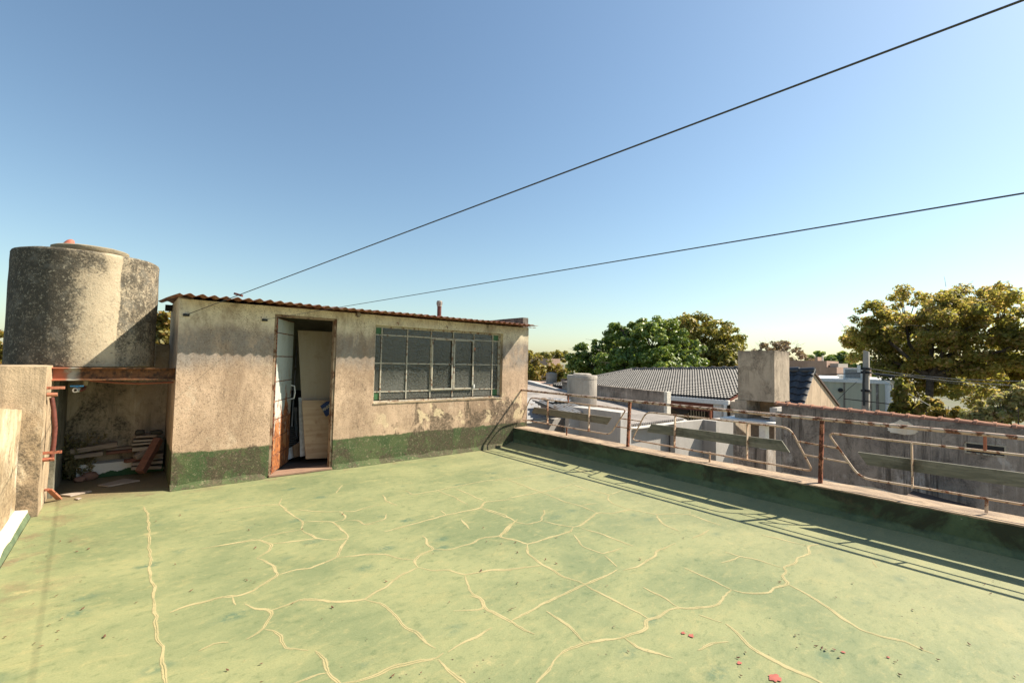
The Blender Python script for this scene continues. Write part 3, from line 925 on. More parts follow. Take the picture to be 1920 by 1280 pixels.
XB = XRAIL + .022
def board(px, mat, lab):
    P = [U('X', XB, *q) if len(q) == 2 else Vector(q) for q in px]
    m = MB(); m.prism(P, (.022, 0, 0)); m.build('board', mat, rail, bevel=.002)['label'] = lab
board([(1001, 763), (1146, 782.5), (1137.5, 795.6), (997.5, 774)], MAT['boardw'], 'grey brown weathered board with slanted ends')
board([(1221, 794.5), (1465, 825.5), (1480.5, 848), (1212.5, 809.5)], MAT['boardg'], 'grey green weathered board with pointed end')
LT, LB = U('X', XB, 1608, 847), U('X', XB, 1625.5, 871)
RT, RB = U('X', XB, 1920, 886), U('X', XB, 1920, 914)
board([(XB, LT.y, LT.z), (XB, -.45, LT.z + (RT.z - LT.z) * 1.3), (XB, -.62, LB.z + (RB.z - LB.z) * 1.3), (XB, LB.y, LB.z)], MAT['boardg'], 'long green weathered board with pointed end')

# ================================================================== shed
shed = thing('shed', (XA, Y0, 0), 'stained rooftop shed with rusty door, steel window and corrugated roof', 'shed')
DL, DR, DT = 1.381, 2.157, 2.030
WL, WR, WB, WT = 2.704, 5.057, .861, 1.982
WALLT = 2.125
m = lattice(cuts(XA, XR, .075, (DL, DR, WL, WR)), [Y0, Y0 + .07, Y0 + .14], cuts(0, WALLT, .075, (DT, WB, WT)),
            lambda x, y, z: not ((DL < x < DR and z < DT) or (WL < x < WR and WB < z < WT)))
m.rough(.004, 7)
m.build('front_wall', MAT['shed'], shed, smooth=45)
m = rbox(XA, XA + .14, Y0 + .141, 7.76, 0, 2.16, .09, .004, 7); m.build('side_wall', MAT['shed'], shed, smooth=45)
m = rbox(5.520, XR, Y0 + .141, 7.76, 0, 2.31, .09, .005, 7)
m.build('side_wall', MAT['greyrender'], shed, smooth=45)
m = rbox(5.524, XR - .003, Y0 + .012, Y0 + .139, WALLT + .002, 2.312, .06, .005, 7); m.build('parapet_stub', MAT['greyrender'], shed, smooth=45)
m = MB(); m.box(XA + .142, 5.518, 7.62, 7.76, 0, 2.16); m.build('back_wall', MAT['inside'], shed)
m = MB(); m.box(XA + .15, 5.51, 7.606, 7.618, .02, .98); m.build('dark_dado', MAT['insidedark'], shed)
m = MB(); m.box(XA + .142, 5.518, Y0 + .142, 7.60, .004, .018); m.build('inside_floor', MAT['indfloor'], shed)
fil = MB(); xs = cuts(XA - .005, XR - .1, .07)
for x in xs:
    k = (1 + .5 * mnoise.noise(Vector((x * 5, 0, 9)))) * (0.02 if DL - .02 < x < DR + .02 else 1)
    fil.v += [(x, Y0 + .006, .07 * k), (x, Y0 - .022 * k, .034 * k), (x, Y0 - .06 * k, .003), (x, Y0 + .006, .001)]
for i in range(len(xs) - 1):
    for k in range(4):
        a = i * 4 + k; b = i * 4 + (k + 1) % 4
        fil.f.append((a, b, b + 4, a + 4)); fil.m.append(0)
fil.build('skirting_fillet', MAT['shed'], shed, smooth=60)

# corrugated roof: seven sheets lapped by one wave
LAM = .112
def corr(x0, x1, y0, y1, z0, z1, skew=0.0, amp=.0135, ph=0.0):
    nxx = int((x1 - x0) / LAM * 10); ny = 5; m = MB()
    for j in range(ny + 1):
        t = j / ny
        for i in range(nxx + 1):
            s = i / nxx
            x = x0 + (x1 - x0) * s - skew * t * (1 - s)
            jag = (.012 * mnoise.noise(Vector((x * 9, 5, 1))) if j == 0 else 0)
            z = z0 + (z1 - z0) * t + amp * math.sin(2 * math.pi * (x0 + (x1 - x0) * s) / LAM + ph) + .006 * mnoise.noise(Vector((x * 1.3, t * 2, 4)))
            m.v.append((x, y0 + (y1 - y0) * t + jag, z))
    top = len(m.v)
    m.v += [(a, b, c - .003) for a, b, c in m.v]
    w = nxx + 1
    for j in range(ny):
        for i in range(nxx):
            a = j * w + i
            m.f += [(a, a + 1, a + w + 1, a + w), (top + a, top + a + w, top + a + w + 1, top + a + 1)]; m.m += [0, 0]
    for i in range(nxx):
        m.f += [(i, top + i, top + i + 1, i + 1), (ny * w + i, ny * w + i + 1, top + ny * w + i + 1, top + ny * w + i)]; m.m += [0, 0]
    for j in range(ny):
        a = j * w; b = j * w + nxx
        m.f += [(a, a + w, top + a + w, top + a), (b, top + b, top + b + w, b + w)]; m.m += [0, 0]
    return m
e0 = .385
for i in range(7):
    x0 = e0 + i * .735; x1 = min(x0 + .735 + .06, 5.515)
    corr(x0, x1, 6.03, 7.86, 2.152 + .004 * (i % 2), 2.215 + .004 * (i % 2), .12 if i == 0 else 0).build('roof_sheet', MAT['rroof'], shed, smooth=60)
corr(5.44, 5.635, 6.03, 6.323, 2.150, 2.156, 0, .006).build('roof_sheet', MAT['rroof'], shed, smooth=60)
corr(5.60, 5.78, 6.25, 6.321, 2.135, 2.138, 0, .004).build('roof_sheet', MAT['rroof'], shed, smooth=60)
for y_ in (7.44,):
    m = MB(); m.box(.33, .41, y_, y_ + .06, 2.06, 2.14); m.build('purlin_end', MAT['black'], shed)

# door
m = MB()
m.box(DL + .002, DL + .030, Y0 + .012, Y0 + .10, .02, DT - .002); m.box(DR - .030, DR - .002, Y0 + .012, Y0 + .10, .02, DT - .002); m.box(DL + .031, DR - .031, Y0 + .012, Y0 + .10, DT - .030, DT - .002)
m.build('door_frame', MAT['jamb'], shed, bevel=.003)
m = MB(); m.box(DL + .004, DR - .004, Y0 - .03, Y0 + .20, .0045, .028); m.build('threshold', MAT['sill'], shed, bevel=.004)
hb = Vector((DL + .034, Y0 + .035, 0)); tip = U('Z', .03, 539, 865.4)
dd = Vector((tip.x - hb.x, tip.y - hb.y, 0)); DOORW = min(dd.length, .74); dd.normalize(); dn = Vector((dd.y, -dd.x, 0))
def dq(u0_, u1_, z0, z1, n0, n1, m):
    c = hb + dd * ((u0_ + u1_) / 2) + dn * ((n0 + n1) / 2); c.z = (z0 + z1) / 2
    Rm = Matrix((dd, -dn, Vector((0, 0, 1)))).transposed()
    m.obox(c, (abs(u1_ - u0_), abs(n1 - n0), z1 - z0), Rm)
m = MB(); dq(0, DOORW, .032, 1.99, -.018, .010, m)
door = m.build('door', MAT['post'], shed, bevel=.003)
zs = [.04, .25, .47, .70, .93, 1.18, 1.50, 1.80, 1.985]
for a, b in zip(zs[:-1], zs[1:]):
    mm = MB(); dq(.012, DOORW - .012, a + .006, b - .006, .010, .0150, mm)
    mm.v = [tuple(Vector(p) - Vector(shed['_b'])) for p in mm.v]
    mm.build('door_panel', MAT['door'], door, base=(0, 0, 0), bevel=.002)
mm = MB()
h0 = hb + dd * (DOORW - .045) + dn * .014
pts = [h0 + Vector((0, 0, 1.10)), h0 + dn * .05 + Vector((0, 0, 1.09)), h0 + dn * .06 + Vector((0, 0, 1.0)), h0 + dn * .05 + Vector((0, 0, .92)), h0 + Vector((0, 0, .91))]
mm.tube(pts, .008, 8); mm.v = [tuple(Vector(p) - Vector(shed['_b'])) for p in mm.v]
mm.build('door_handle', MAT['whitepl'], door, base=(0, 0, 0), smooth=60)

# window
YW = Y0 + .085
def wx(zx): return U('Y', YW, 690 + zx / 7.1111, 590 + 650 / 7.1111).x
def wz(zy, zx=168): return U('Y', YW, 690 + zx / 7.1111, 590 + zy / 7.1111).z
vb = [WL + .02] + [wx(q) for q in (168, 512, 831, 1126, 1400, 1652)] + [wx(1736)]
hbz = [WB + .022, wz(1025), wz(645), wz(268), WT - .012]
win = MB()
BW = .0085
for x in vb[1:-1]:
    win.box(x - BW, x + BW, YW - .014, YW + .014, hbz[0] + .0181, hbz[-1] - .0181)
for z in hbz[1:-1]:
    for a, b in zip(vb[:-1], vb[1:]):
        win.box(a + (BW if a != vb[0] else .016), b - (BW if b != vb[-1] else .016), YW - .011, YW + .011, z - BW, z + BW)
win.box(WL + .001, WR - .001, YW - .018, YW + .018, hbz[0] - .020, hbz[0] + .004); win.box(WL + .001, WR - .001, YW - .018, YW + .018, hbz[-1] - .018, hbz[-1] + .011)
win.box(WL + .001, vb[0] + .016, YW - .016, YW + .016, hbz[0] + .0181, hbz[-1] - .0181); win.box(vb[-1] - .016, WR - .001, YW - .016, YW + .016, hbz[0] + .0181, hbz[-1] - .0181)
window = win.build('window', MAT['frame'], shed)
sb = Vector(shed['_b'])
def wpart(name, mb, mat, **k):
    mb.v = [tuple(Vector(p) - sb) for p in mb.v]
    return mb.build(name, mat, window, base=(0, 0, 0), **k)
for i in range(7):
    for j in range(4):
        x0, x1 = vb[i] + (BW if i else .016) + .001, vb[i + 1] - (BW if i < 6 else .016) - .001
        z0, z1 = hbz[j] + (BW if j else .018) + .001, hbz[j + 1] - (BW if j < 3 else .018) - .001
        mb = MB(); mb.box(x0, x1, YW - .002, YW + .002, z0, z1)
        corner = (i in (0, 6)) and (j in (0, 3))
        o = wpart('pane', mb, MAT['greenp'] if corner else MAT['glass'])
        if corner: o['label'] = 'green painted corner pane'
for i in (3, 4):
    x0, x1 = vb[i] + .006, vb[i + 1] - .006; z0, z1 = hbz[1] + .006, hbz[3] - .006
    mb = MB(); w = .024
    ya, yb = YW - .030, YW - .0145
    mb.box(x0, x0 + w, ya, yb, z0, z1); mb.box(x1 - w, x1, ya, yb, z0, z1); mb.box(x0 + w, x1 - w, ya, yb, z0, z0 + w); mb.box(x0 + w, x1 - w, ya, yb, z1 - w, z1)
    wpart('sash', mb, MAT['frame'], bevel=.003)
mb = MB(); mb.box(vb[5] - .012, vb[5] + .014, YW - .046, YW - .031, 1.66, 1.72); wpart('hinge', mb, MAT['post'])
mb = MB(); mb.box(vb[5] - .010, vb[5] + .012, YW - .050, YW - .031, 1.04, 1.10); wpart('latch', mb, MAT['whitepl'])
mb = MB(); mb.box(vb[5] + .02, vb[6] - .02, YW + .03, YW + .034, hbz[1] + .01, 1.28); wpart('card_panel', mb, MAT['firebrick'])
mb = rbox(WL + .002, WR - .002, Y0 - .010, YW - .020, WB - .012, WB + .006, .06, .003, 9); wpart('sill', mb, MAT['pillar'], smooth=50)
# hooks, lamp cup, vent
for px, py, l in ((744, 607, .05), (836, 614, .035)):
    p = U('Y', Y0, px, py); mb = MB(); mb.tube([p + Vector((0, .01, .015)), p + Vector((0, -.04, .015)), p + Vector((0, -.055, 0)), p + Vector((0, -.05, -l * .4))], .005, 6); mb.build('hook', MAT['post'], shed, smooth=60)
p = U('Y', Y0, 671, 590); mb = MB()
for r, y0_, y1_ in ((.036, .0, .03), (.024, .03, .045)):
    ring = [(p.x + r * math.cos(a), p.y - y0_, p.z + r * math.sin(a)) for a in np.linspace(0, 2 * math.pi, 17)[:-1]]
    mb.prism(ring, (0, -(y1_ - y0_), 0))
mb.build('lamp_socket', MAT['lamp'], shed, smooth=40)
vb0 = U('Y', 7.2, 823, 604)
vent = MB(); vent.lathe((vb0.x, 7.2, 2.16), [(.038, 0), (.038, .30)], 16)
vo = vent.build('vent_pipe', MAT['hose'], shed, smooth=40)
vv = MB(); vv.lathe((vb0.x, 7.2, 2.46), [(.044, 0), (.046, .05), (.046, .10), (.043, .104)], 16)
for k in range(8):
    a = k * math.pi / 4; vv.obox((vb0.x + .047 * math.cos(a), 7.2 + .047 * math.sin(a), 2.52), (.012, .012, .05), Matrix.Rotation(a, 3, 'Z'))
vv.v = [tuple(Vector(q) - sb) for q in vv.v]; vv.build('vent_cowl', MAT['pole'], vo, base=(0, 0, 0), smooth=40)

# insulator blocks and the two lines
for px, py in ((349, 590.5), (496, 600)):
    p = U('Y', Y0, px, py); mb = MB(); mb.obox(p + Vector((0, -.015, 0)), (.06, .035, .028)); mb.obox(p + Vector((0, -.04, 0)), (.02, .02, .02)); mb.build('wire_anchor', MAT['black'], shed, bevel=.004)
def line(a, b, r, sag, name, lab, grow=1.5, n=40, mat='wire', grp=None):
    a = Vector(a); b = Vector(b); e = a + (b - a) * grow; pts = []
    for i in range(n + 1):
        t = i / n; q = a.lerp(e, t); q.z -= sag * 4 * (t / grow if False else t) * (1 - t); pts.append(q)
    mb = MB(); mb.tube(pts, r, 6); o = mb.build(name, MAT[mat], base=tuple(a), smooth=60)
    return tag(o, lab, 'wire', grp)
h1 = U('Y', Y0, 350, 590) + Vector((0, -.05, 0)); h2 = U('Y', Y0, 497, 599) + Vector((0, -.05, 0))
R1 = fw + RV * ((1920 - 960) / F_PX) + UV_ * ((640 - 0) / F_PX); R2 = fw + RV * ((1920 - 960) / F_PX) + UV_ * ((640 - 355) / F_PX)
line(h1, Vector((0, 0, EYE)) + R1 * 1.3, .0036, .0, 'clothes_line', 'upper dark clothes line rising steeply from the shed corner', 2.6)
line(h2, Vector((0, 0, EYE)) + R2 * 1.1, .0022, .010, 'clothes_line', 'lower dark clothes line rising gently from beside the door', 2.6)
pc = h1; R1e = Vector((0, 0, EYE)) + R1 * 1.3
for k_ in range(400):
    pc = h1.lerp(R1e, k_ / 1000); rel = pc - Vector((0, 0, EYE))
    if 960 + F_PX * rel.dot(RV) / rel.dot(fw) > 445: break
mb = MB(); mb.beam(pc + Vector((-.02, .03, .02)), pc + Vector((.03, -.06, -.005)), .02, .02); mb.build('line_clamp', MAT['hose'], shed, bevel=.003)

# ---- things inside the door
def sheet(px4, y_top, y_bot, th, name, mat, lab, cat, yb=None):
    """board leaning on something: four photo corners TL TR BR BL, its top and bottom at those depths"""
    P = [U('Y', y_top, *px4[0]), U('Y', y_top, *px4[1]), U('Y', y_bot, *px4[2]), U('Y', y_bot, *px4[3])]
    mb = MB(); mb.prism(P, (0, th, 0)); b = (P[2] + P[3]) / 2
    return tag(mb.build(name, mat, base=tuple(b), bevel=.002), lab, cat)
sheet([(558.5, 619), (634, 622.5), (632, 846), (571, 848)], 7.10, 6.86, .012, 'plywood_sheet', MAT['ply'], 'tall pale plywood sheet leaning inside the shed doorway', 'plywood')
sheet([(566, 750), (628, 750), (622, 858), (573.5, 860)], 6.86, 6.72, .012, 'plywood_sheet', MAT['plyold'], 'short stained plywood sheet leaning in front of the tall one', 'plywood')
sheet([(560, 745), (568.5, 745), (572, 854), (563, 856)], 6.97, 6.81, .02, 'grey_slab', MAT['greysheet'], 'narrow pale slab standing beside the stained plywood sheet', 'board')
sheet([(540, 842), (562, 827), (562, 852), (540, 862)], 6.98, 6.93, .012, 'grey_panel', MAT['greysheet'], 'grey panel lying tilted on the shed floor behind the door', 'panel')
sheet([(549, 836), (563, 828), (563, 854), (551, 858)], 6.92, 6.88, .02, 'card_box_side', MAT['card'], 'brown cardboard piece on the shed floor beside the slabs', 'cardboard')
sheet([(551, 763), (557, 763), (558, 824), (553, 824)], 7.55, 7.40, .01, 'spare_lath', MAT['greysheet'], 'thin grey slat leaning at the back of the shed', 'slat')
br = thing('broom', U('Y', 7.0, 545, 835), 'grey handled broom with dark bristles leaning inside the doorway', 'broom')
a_, b_ = U('Y', 7.45, 556.5, 648), U('Y', 7.05, 547, 800)
mb = MB(); mb.tube([a_, b_], .011, 8); mb.build('handle', MAT['zinc'], br, smooth=60)
c_ = U('Y', 7.0, 545, 836); mb = MB()
for k in range(10):
    t = k / 9; q = b_.lerp(c_, t); w_ = .025 + .075 * t; mb.obox(q, (w_ * 2, .05, .018))
mb.build('bristles', MAT['black'], br, bevel=.004)
# navy bag with pale print hung on the stained sheet
bp = [U('Y', 6.70, *q) for q in ((601, 761), (613, 752), (623.5, 751), (621, 775), (611.5, 781), (607, 772))]
mb = MB(); mb.prism(bp, (0, .02, 0)); bag = tag(mb.build('bag', MAT['navy'], base=tuple(bp[0]), bevel=.003), 'navy plastic bag with pale print caught at the door jamb', 'bag')
mb = MB()
for cx_, cy_, tall in ((606.2, 767.5, 4.2), (609.4, 766.0, 4.4), (613.2, 763.4, 5.0), (616.6, 760.8, 5.2)):
    for k in range(10):       # each printed letter is a ring of pale ink
        a0, a1 = 2 * math.pi * k / 10, 2 * math.pi * (k + 1) / 10
        q = [U('Y', 6.697, cx_ + math.cos(a) * rr * .32 * tall, cy_ + math.sin(a) * rr * .62 * tall) for a, rr in ((a0, 1), (a1, 1), (a1, .5), (a0, .5))]
        mb.add([tuple(v - bp[0]) for v in q], [(0, 1, 2, 3)])
mb.build('printed_letters', MAT['print'], bag, base=(0, 0, 0))

# ================================================================== left edge: kerb, low wall, pillar
m = rbox(-.80, -.640, -4.0, 6.0, -.2, .075, .10, .008, 5)
for i, v in enumerate(m.v):
    if v[2] > .04 and v[0] > -.70: m.v[i] = (v[0], v[1], v[2] - .01)
kerb = tag(m.build('kerb', MAT['kerb'], smooth=50), 'white limewashed kerb along the left floor edge below the low wall', 'kerb')
fil = MB(); ys = cuts(-4.0, 6.68, .06)
for y in ys:
    k = 1 + .35 * mnoise.noise(Vector((0, y * 5, 7)))
    fil.v += [(-.652, y, .058), (-.640, y, .046 * k), (-.634 + .012 * k, y, .003), (-.652, y, -.01)]
for i in range(len(ys) - 1):
    for k in range(4):
        a = i * 4 + k; b = i * 4 + (k + 1) % 4
        fil.f.append((a, b, b + 4, a + 4)); fil.m.append(0)
fil.build('skirting_fillet', MAT['parapet'], kerb, base=(0, 0, 0), smooth=60)
m = lattice(cuts(-.95, -.722, .08), cuts(-4.0, 5.985, .10), cuts(0, 1, .09))
m.v = [(x, y, z * (.972 + max(0, 6 - y) * .105)) for x, y, z in m.v]
m.rough(.009, 5)
tag(m.build('low_wall', MAT['lime'], smooth=50), 'low limewashed wall at the left edge, streaked white, in front of the pillar', 'wall')
m = rbox(-.96, -.583, 6.0, 6.66, .0, 1.362, .075, .007, 6)
pil = tag(m.build('pillar', MAT['pillar'], smooth=50), 'square rendered pillar under the left side of the water tank', 'pillar')

# ================================================================== alcove behind the pillar
alc = thing('alcove_wall', (-.3, 7.62, 0), 'mouldy rendered wall at the back of the dark alcove under the tank', 'wall')
m = lattice(cuts(-1.4, .405, .1, (.262,)), [7.622, 7.70, 7.76], cuts(0, 1.63, .1, (1.345,)), lambda x, y, z: z < 1.345 or x > .262)
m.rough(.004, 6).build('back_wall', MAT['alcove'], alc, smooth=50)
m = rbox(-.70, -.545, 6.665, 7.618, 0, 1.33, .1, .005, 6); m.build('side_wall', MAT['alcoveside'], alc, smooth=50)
m = rbox(-.42, .395, 7.44, 7.615, 0, .17, .06, .006, 7)
pm = M('whitewashed_plinth'); pp = pm.pos(); zc = pm.xyz()[2]; xc = pm.xyz()[0]
f_ = pm.rng(pm.plus(pm.plus(zc, pm.mul(xc, -.13)), pm.mul(pm.sub(pm.noise(pp, 7, 6, .7), .5), .12)), .075, .082)
pm.done(pm.bsdf(pm.mix(f_, (.035, .085, .04), (.62, .60, .55)), .9, 0, .2, pm.bump(pm.noise(pp, 30, 5), .5, .01)))
m.build('plinth', pm.mat, alc, smooth=50)

bm_ = thing('steel_beam', (-.09, 6.45, 1.21), 'red oxide steel beam carrying the tank between pillar and shed', 'beam')
mb = MB(); mb.box(-.590, .405, 6.40, 6.50, 1.332, 1.343); mb.build('top_flange', MAT['webrust'], bm_, bevel=.002)
mb = MB(); mb.box(-.584, .405, 6.40, 6.50, 1.212, 1.223); mb.build('bottom_flange', MAT['webrust'], bm_, bevel=.002)
mb = MB(); mb.box(-.58, .405, 6.446, 6.454, 1.2235, 1.3315); mb.build('web', MAT['webrust'], bm_)

# water tank with its lid
TC = Vector((-.39, 7.12, 0))
tank = thing('water_tank', (TC.x, TC.y, 1.346), 'large round concrete water tank black with lichen beside the shed', 'water tank')
mb = MB(); NS = 72
prof = [(.59, 1.3465), (.624, 1.352)] + [(.628, z) for z in np.linspace(1.37, 2.52, 16)] + [(.629, 2.535), (.622, 2.556), (.60, 2.566), (.42, 2.582)]
mb.lathe((TC.x, TC.y, 0), prof, NS); mb.rough(.006, 5); mb.rough(.0025, 22); mb.build('tank_body', MAT['tank'], tank, smooth=50)
lc = U('Y', 7.05, 172, 470)
mb = MB(); mb.lathe((lc.x, 7.05, 0), [(.30, 2.584), (.330, 2.618), (.335, 2.650), (.31, 2.662)], 40); mb.rough(.004, 8); mb.build('lid', MAT['capstone'], tank, smooth=50)
def stone(c, size, seed, name, mat, lab, cat, grp=None, rot=0):
    bm = bmesh.new(); bmesh.ops.create_icosphere(bm, subdivisions=2, radius=1)
    mb = MB(); Rz = Matrix.Rotation(rot, 3, 'Z')
    vs = []
    for v in bm.verts:
        q = v.co.copy(); k = max(abs(q.x), abs(q.y), abs(q.z)); q = q.lerp(q / k * .85, .55)
        q = q * (1 + .22 * mnoise.noise(q * 1.4 + Vector((seed * 3.1, 0, 0))))
        vs.append(Rz @ Vector((q.x * size[0], q.y * size[1], q.z * size[2])) + Vector(c) + Vector((0, 0, size[2] * .84)))
    mb.add(vs, [tuple(v.index for v in f.verts) for f in bm.faces]); bm.free()
    return tag(mb.build(name, mat, base=c, smooth=40), lab, cat, grp)
c_ = U('Y', 7.0, 126, 464)
mb = MB(); mb.lathe((c_.x, 7.0, 0), [(.050, 2.660), (.052, 2.675), (.042, 2.705), (.030, 2.730), (.012, 2.742)], 16)
mb.v = [(x + (z - 2.66) * .35, y, z) for x, y, z in mb.v]
tag(mb.build('cone_cap', MAT['redpl'], base=(c_.x, 7.0, 2.66), smooth=50), 'small terracotta coloured cone cap on the tank lid', 'cap')
c_ = U('Y', 7.0, 160, 464); stone((c_.x, 7.0, 2.658), (.115, .085, .022), 1, 'flat_stone', MAT['capstone'], 'wide flat stone in the middle of the tank lid', 'stone')
c_ = U('Y', 7.0, 195, 468); stone((c_.x, 7.0, 2.654), (.085, .07, .024), 5, 'flat_stone', MAT['capstone'], 'smaller dark flat stone at the right of the tank lid', 'stone')

# pipework at the pillar
fit = thing('hinge_bracket', (-.575, 6.1, 1.1), 'red oxide gate hinge bracket fixed high on the pillar', 'bracket')
def br_(parent, z, xe, y=6.12):
    mb = MB(); mb.box(-.605, xe, y - .006, y + .006, z, z + .026)
    mb.build('strap', MAT['oxide'], parent, bevel=.002)
    mb = MB(); mb.tube([(-.582, y + .02, z - .05), (xe - .05, y + .02, z - .05)], .020, 10); mb.build('knuckle', MAT['oxide'], parent, smooth=50)
zt = U('Y', 6.12, 108, 727).z; br_(fit, zt - .012, U('Y', 6.12, 122, 727).x)
fit2 = thing('hinge_bracket', (-.575, 6.1, .5), 'red oxide gate hinge bracket fixed low on the pillar', 'bracket')
zl = U('Y', 6.12, 100, 848).z; br_(fit2, zl - .012, U('Y', 6.12, 116, 848).x)
hp = [U('Y', 6.20, 97, 745), U('Y', 6.20, 101, 770), U('Y', 6.20, 103.5, 800), U('Y', 6.20, 101, 830), U('Y', 6.20, 97, 856)]
mb = MB(); mb.tube(hp, .019, 10); tag(mb.build('bent_pipe', MAT['hose'], base=tuple(hp[-1]), smooth=60), 'bowed dark red pipe standing beside the pillar', 'pipe')
mb = MB(); p0, p1, p2 = U('Y', 6.40, 80, 919), U('Y', 6.40, 92, 917), U('Z', .012, 111, 935)
mb.beam(p0, p1, .05, .016); mb.beam(p1, p2, .05, .016)
tag(mb.build('bent_iron', MAT['oxide'], base=tuple(p2), bevel=.002), 'bent red flat iron at the foot of the pillar', 'iron')
P = [U('Y', 6.60, 84, 866), U('Y', 6.66, 88, 866), U('Z', .01, 97, 900), U('Z', .01, 84, 906)]
mb = MB(); mb.prism(P, (.02, .02, 0)); tag(mb.build('leaning_panel', MAT['greysheet'], base=tuple(P[3])), 'small grey panel leaning behind the pillar foot', 'panel')
v0 = U('Y', 6.62, 159, 727); tp = thing('tap', tuple(v0), 'plastic tap with blue lever under the tank', 'tap')
v1 = U('Y', 6.55, 144, 731)
mb = MB(); mb.tube([v0 + Vector((0, .05, .12)), v0 + Vector((0, .05, .02))], .022, 10); mb.build('drop_pipe', MAT['capstone'], tp, smooth=60)
mb = MB(); mb.tube([v0 + Vector((0, .05, .015)), v0 + Vector((-.01, 0, -.012)), v1 + Vector((.03, .01, -.004)), v1], .016, 10); mb.build('elbow', MAT['hose'], tp, smooth=60)
mb = MB(); mb.tube([v1 + Vector((.012, .03, 0)), v1 + Vector((-.012, -.03, 0))], .024, 14); mb.build('valve_body', MAT['whitepl'], tp, smooth=50)
mb = MB(); mb.tube([v1 + Vector((.012 - .0001, -.012, 0)), v1 + Vector((-.013, -.034, 0))], .013, 12); mb.build('valve_mouth', MAT['black'], tp, smooth=50)
mb = MB(); mb.obox(v1 + Vector((0, -.005, .042)), (.105, .02, .016)); mb.obox(v1 + Vector((0, 0, .028)), (.016, .016, .02)); mb.build('lever', MAT['bluepl'], tp, bevel=.003)
mb = MB(); mb.tube([U('Y', 6.58, 168, 713), U('Y', 6.58, 215, 717), U('Y', 6.58, 262, 719), (.404, 6.58, 1.178)], .011, 8)
tag(mb.build('thin_pipe', MAT['orange'], base=tuple(U('Y', 6.58, 168, 713)), smooth=60), 'thin red brown pipe running under the steel beam', 'pipe')

# ---- scrap stacked in the alcove
def plank(a, b, y0_, w, h, name, mat, lab, cat, y1_=None, grp='scrap boards stacked in the alcove'):
    """a, b: photo points of the two ends of its front middle line"""
    A = U('Y', y0_, *a); B = U('Y', y1_ if y1_ is not None else y0_, *b)
    mb = MB(); d = (B - A).normalized(); n_ = Vector((-d.y, d.x, 0)).normalized()
    mb.beam(A + n_ * w / 2, B + n_ * w / 2, w, h)
    o = mb.build(name, mat, base=tuple(A), bevel=.004)
    return tag(o, lab, cat, grp)
plank((131, 847), (220, 833), 7.42, .12, .055, 'plank', MAT['plank'], 'long grey plank lying highest on the left of the plinth', 'plank')
plank((139, 857), (193, 850), 7.40, .12, .045, 'plank', MAT['plank'], 'short grey plank under the long one behind the weed', 'plank')
plank((199, 850), (248, 845), 7.44, .10, .035, 'plank', MAT['plankr'], 'brown plank lying flat on the middle of the plinth', 'plank')
plank((200, 843), (262, 838), 7.52, .10, .03, 'plank', MAT['plank'], 'dark plank at the back between the two stacks', 'plank')
for i, (a, b, h, mt, lb) in enumerate([
    ((246, 878), (303, 876), .036, 'plankp', 'pale slab lowest in the right hand stack'),
    ((247, 870), (305, 866), .034, 'plankp', 'pale slab second from the bottom of the right hand stack'),
    ((250, 858), (306, 854), .05, 'plank', 'grey board in the middle of the right hand stack'),
    ((248, 843), (300, 838), .042, 'plankp', 'pale board just below the thin bright boards'),
    ((247, 833.5), (304, 829), .022, 'plankp', 'thin bright board with a sagging edge near the stack top'),
    ((250, 827), (298, 824), .022, 'plankp', 'thin pale board above the sagging one'),
    ((254, 819), (294, 817), .028, 'plank', 'short brown board at the top under the dark bricks')]):
    plank(a, b, 7.30, .22, h, 'board', MAT[mt], lb, 'board')
stone((U('Y', 7.36, 262, 813).x, 7.36, U('Y', 7.36, 262, 814).z), (.055, .05, .034), 3, 'dark_brick', MAT['stone'], 'dark block like brick at the top left of the stack', 'brick')
stone((U('Y', 7.36, 293, 814).x, 7.36, U('Y', 7.36, 293, 815).z), (.070, .05, .036), 8, 'dark_brick', MAT['stone'], 'dark rounded brick at the top right of the stack', 'brick')
plank((237, 865), (274, 859), 7.26, .07, .04, 'beam_offcut', MAT['plankr'], 'red brown beam offcut sticking out of the stack', 'beam', 7.34)
plank((256, 858), (287, 838), 7.24, .07, .05, 'plank', MAT['plank'], 'dark plank slanting behind the red beam', 'plank', 7.32)
plank((270, 885), (304, 823), 7.00, .085, .075, 'leaning_beam', MAT['plankr'], 'thick red brown beam leaning against the stack', 'beam', 7.22)
c_ = U('Z', 0, 168, 899); stone((c_.x, c_.y, 0), (.085, .06, .05), 11, 'brick_chunk', MAT['brick'], 'broken reddish brick beside the dry weed', 'brick', None, .3)
c_ = U('Z', 0, 150, 903); stone((c_.x, c_.y, 0), (.06, .05, .036), 17, 'rubble_stone', MAT['brick'], 'small rubble stone at the root of the dry weed', 'stone')
def flat(px4, h, name, mat, lab, cat='board'):
    P = [U('Z', .004, *q) for q in px4]; mb = MB(); mb.prism(P, (0, 0, h)); return tag(mb.build(name, mat, base=tuple(P[0]), bevel=.003), lab, cat)
flat([(183, 911), (203, 913), (262, 902), (232, 899)], .016, 'loose_board', MAT['plankp'], 'loose grey board lying flat in the middle of the alcove floor')
flat([(112, 929), (132, 931), (172, 922), (168, 921)], .014, 'loose_board', MAT['plankp'], 'narrow pale board lying flat at the shadow edge by the pillar')
flat([(139, 935.5), (146, 937), (153, 934), (147, 933.5)], .010, 'wood_chip', MAT['plankp'], 'small pale wood chip on the sunlit floor by the alcove', 'chip')
flat([(396, 899), (398, 902.5), (436, 899), (438, 895)], .035, 'wood_offcut', MAT['ply'], 'short orange wood offcut at the foot of the shed wall', 'offcut')

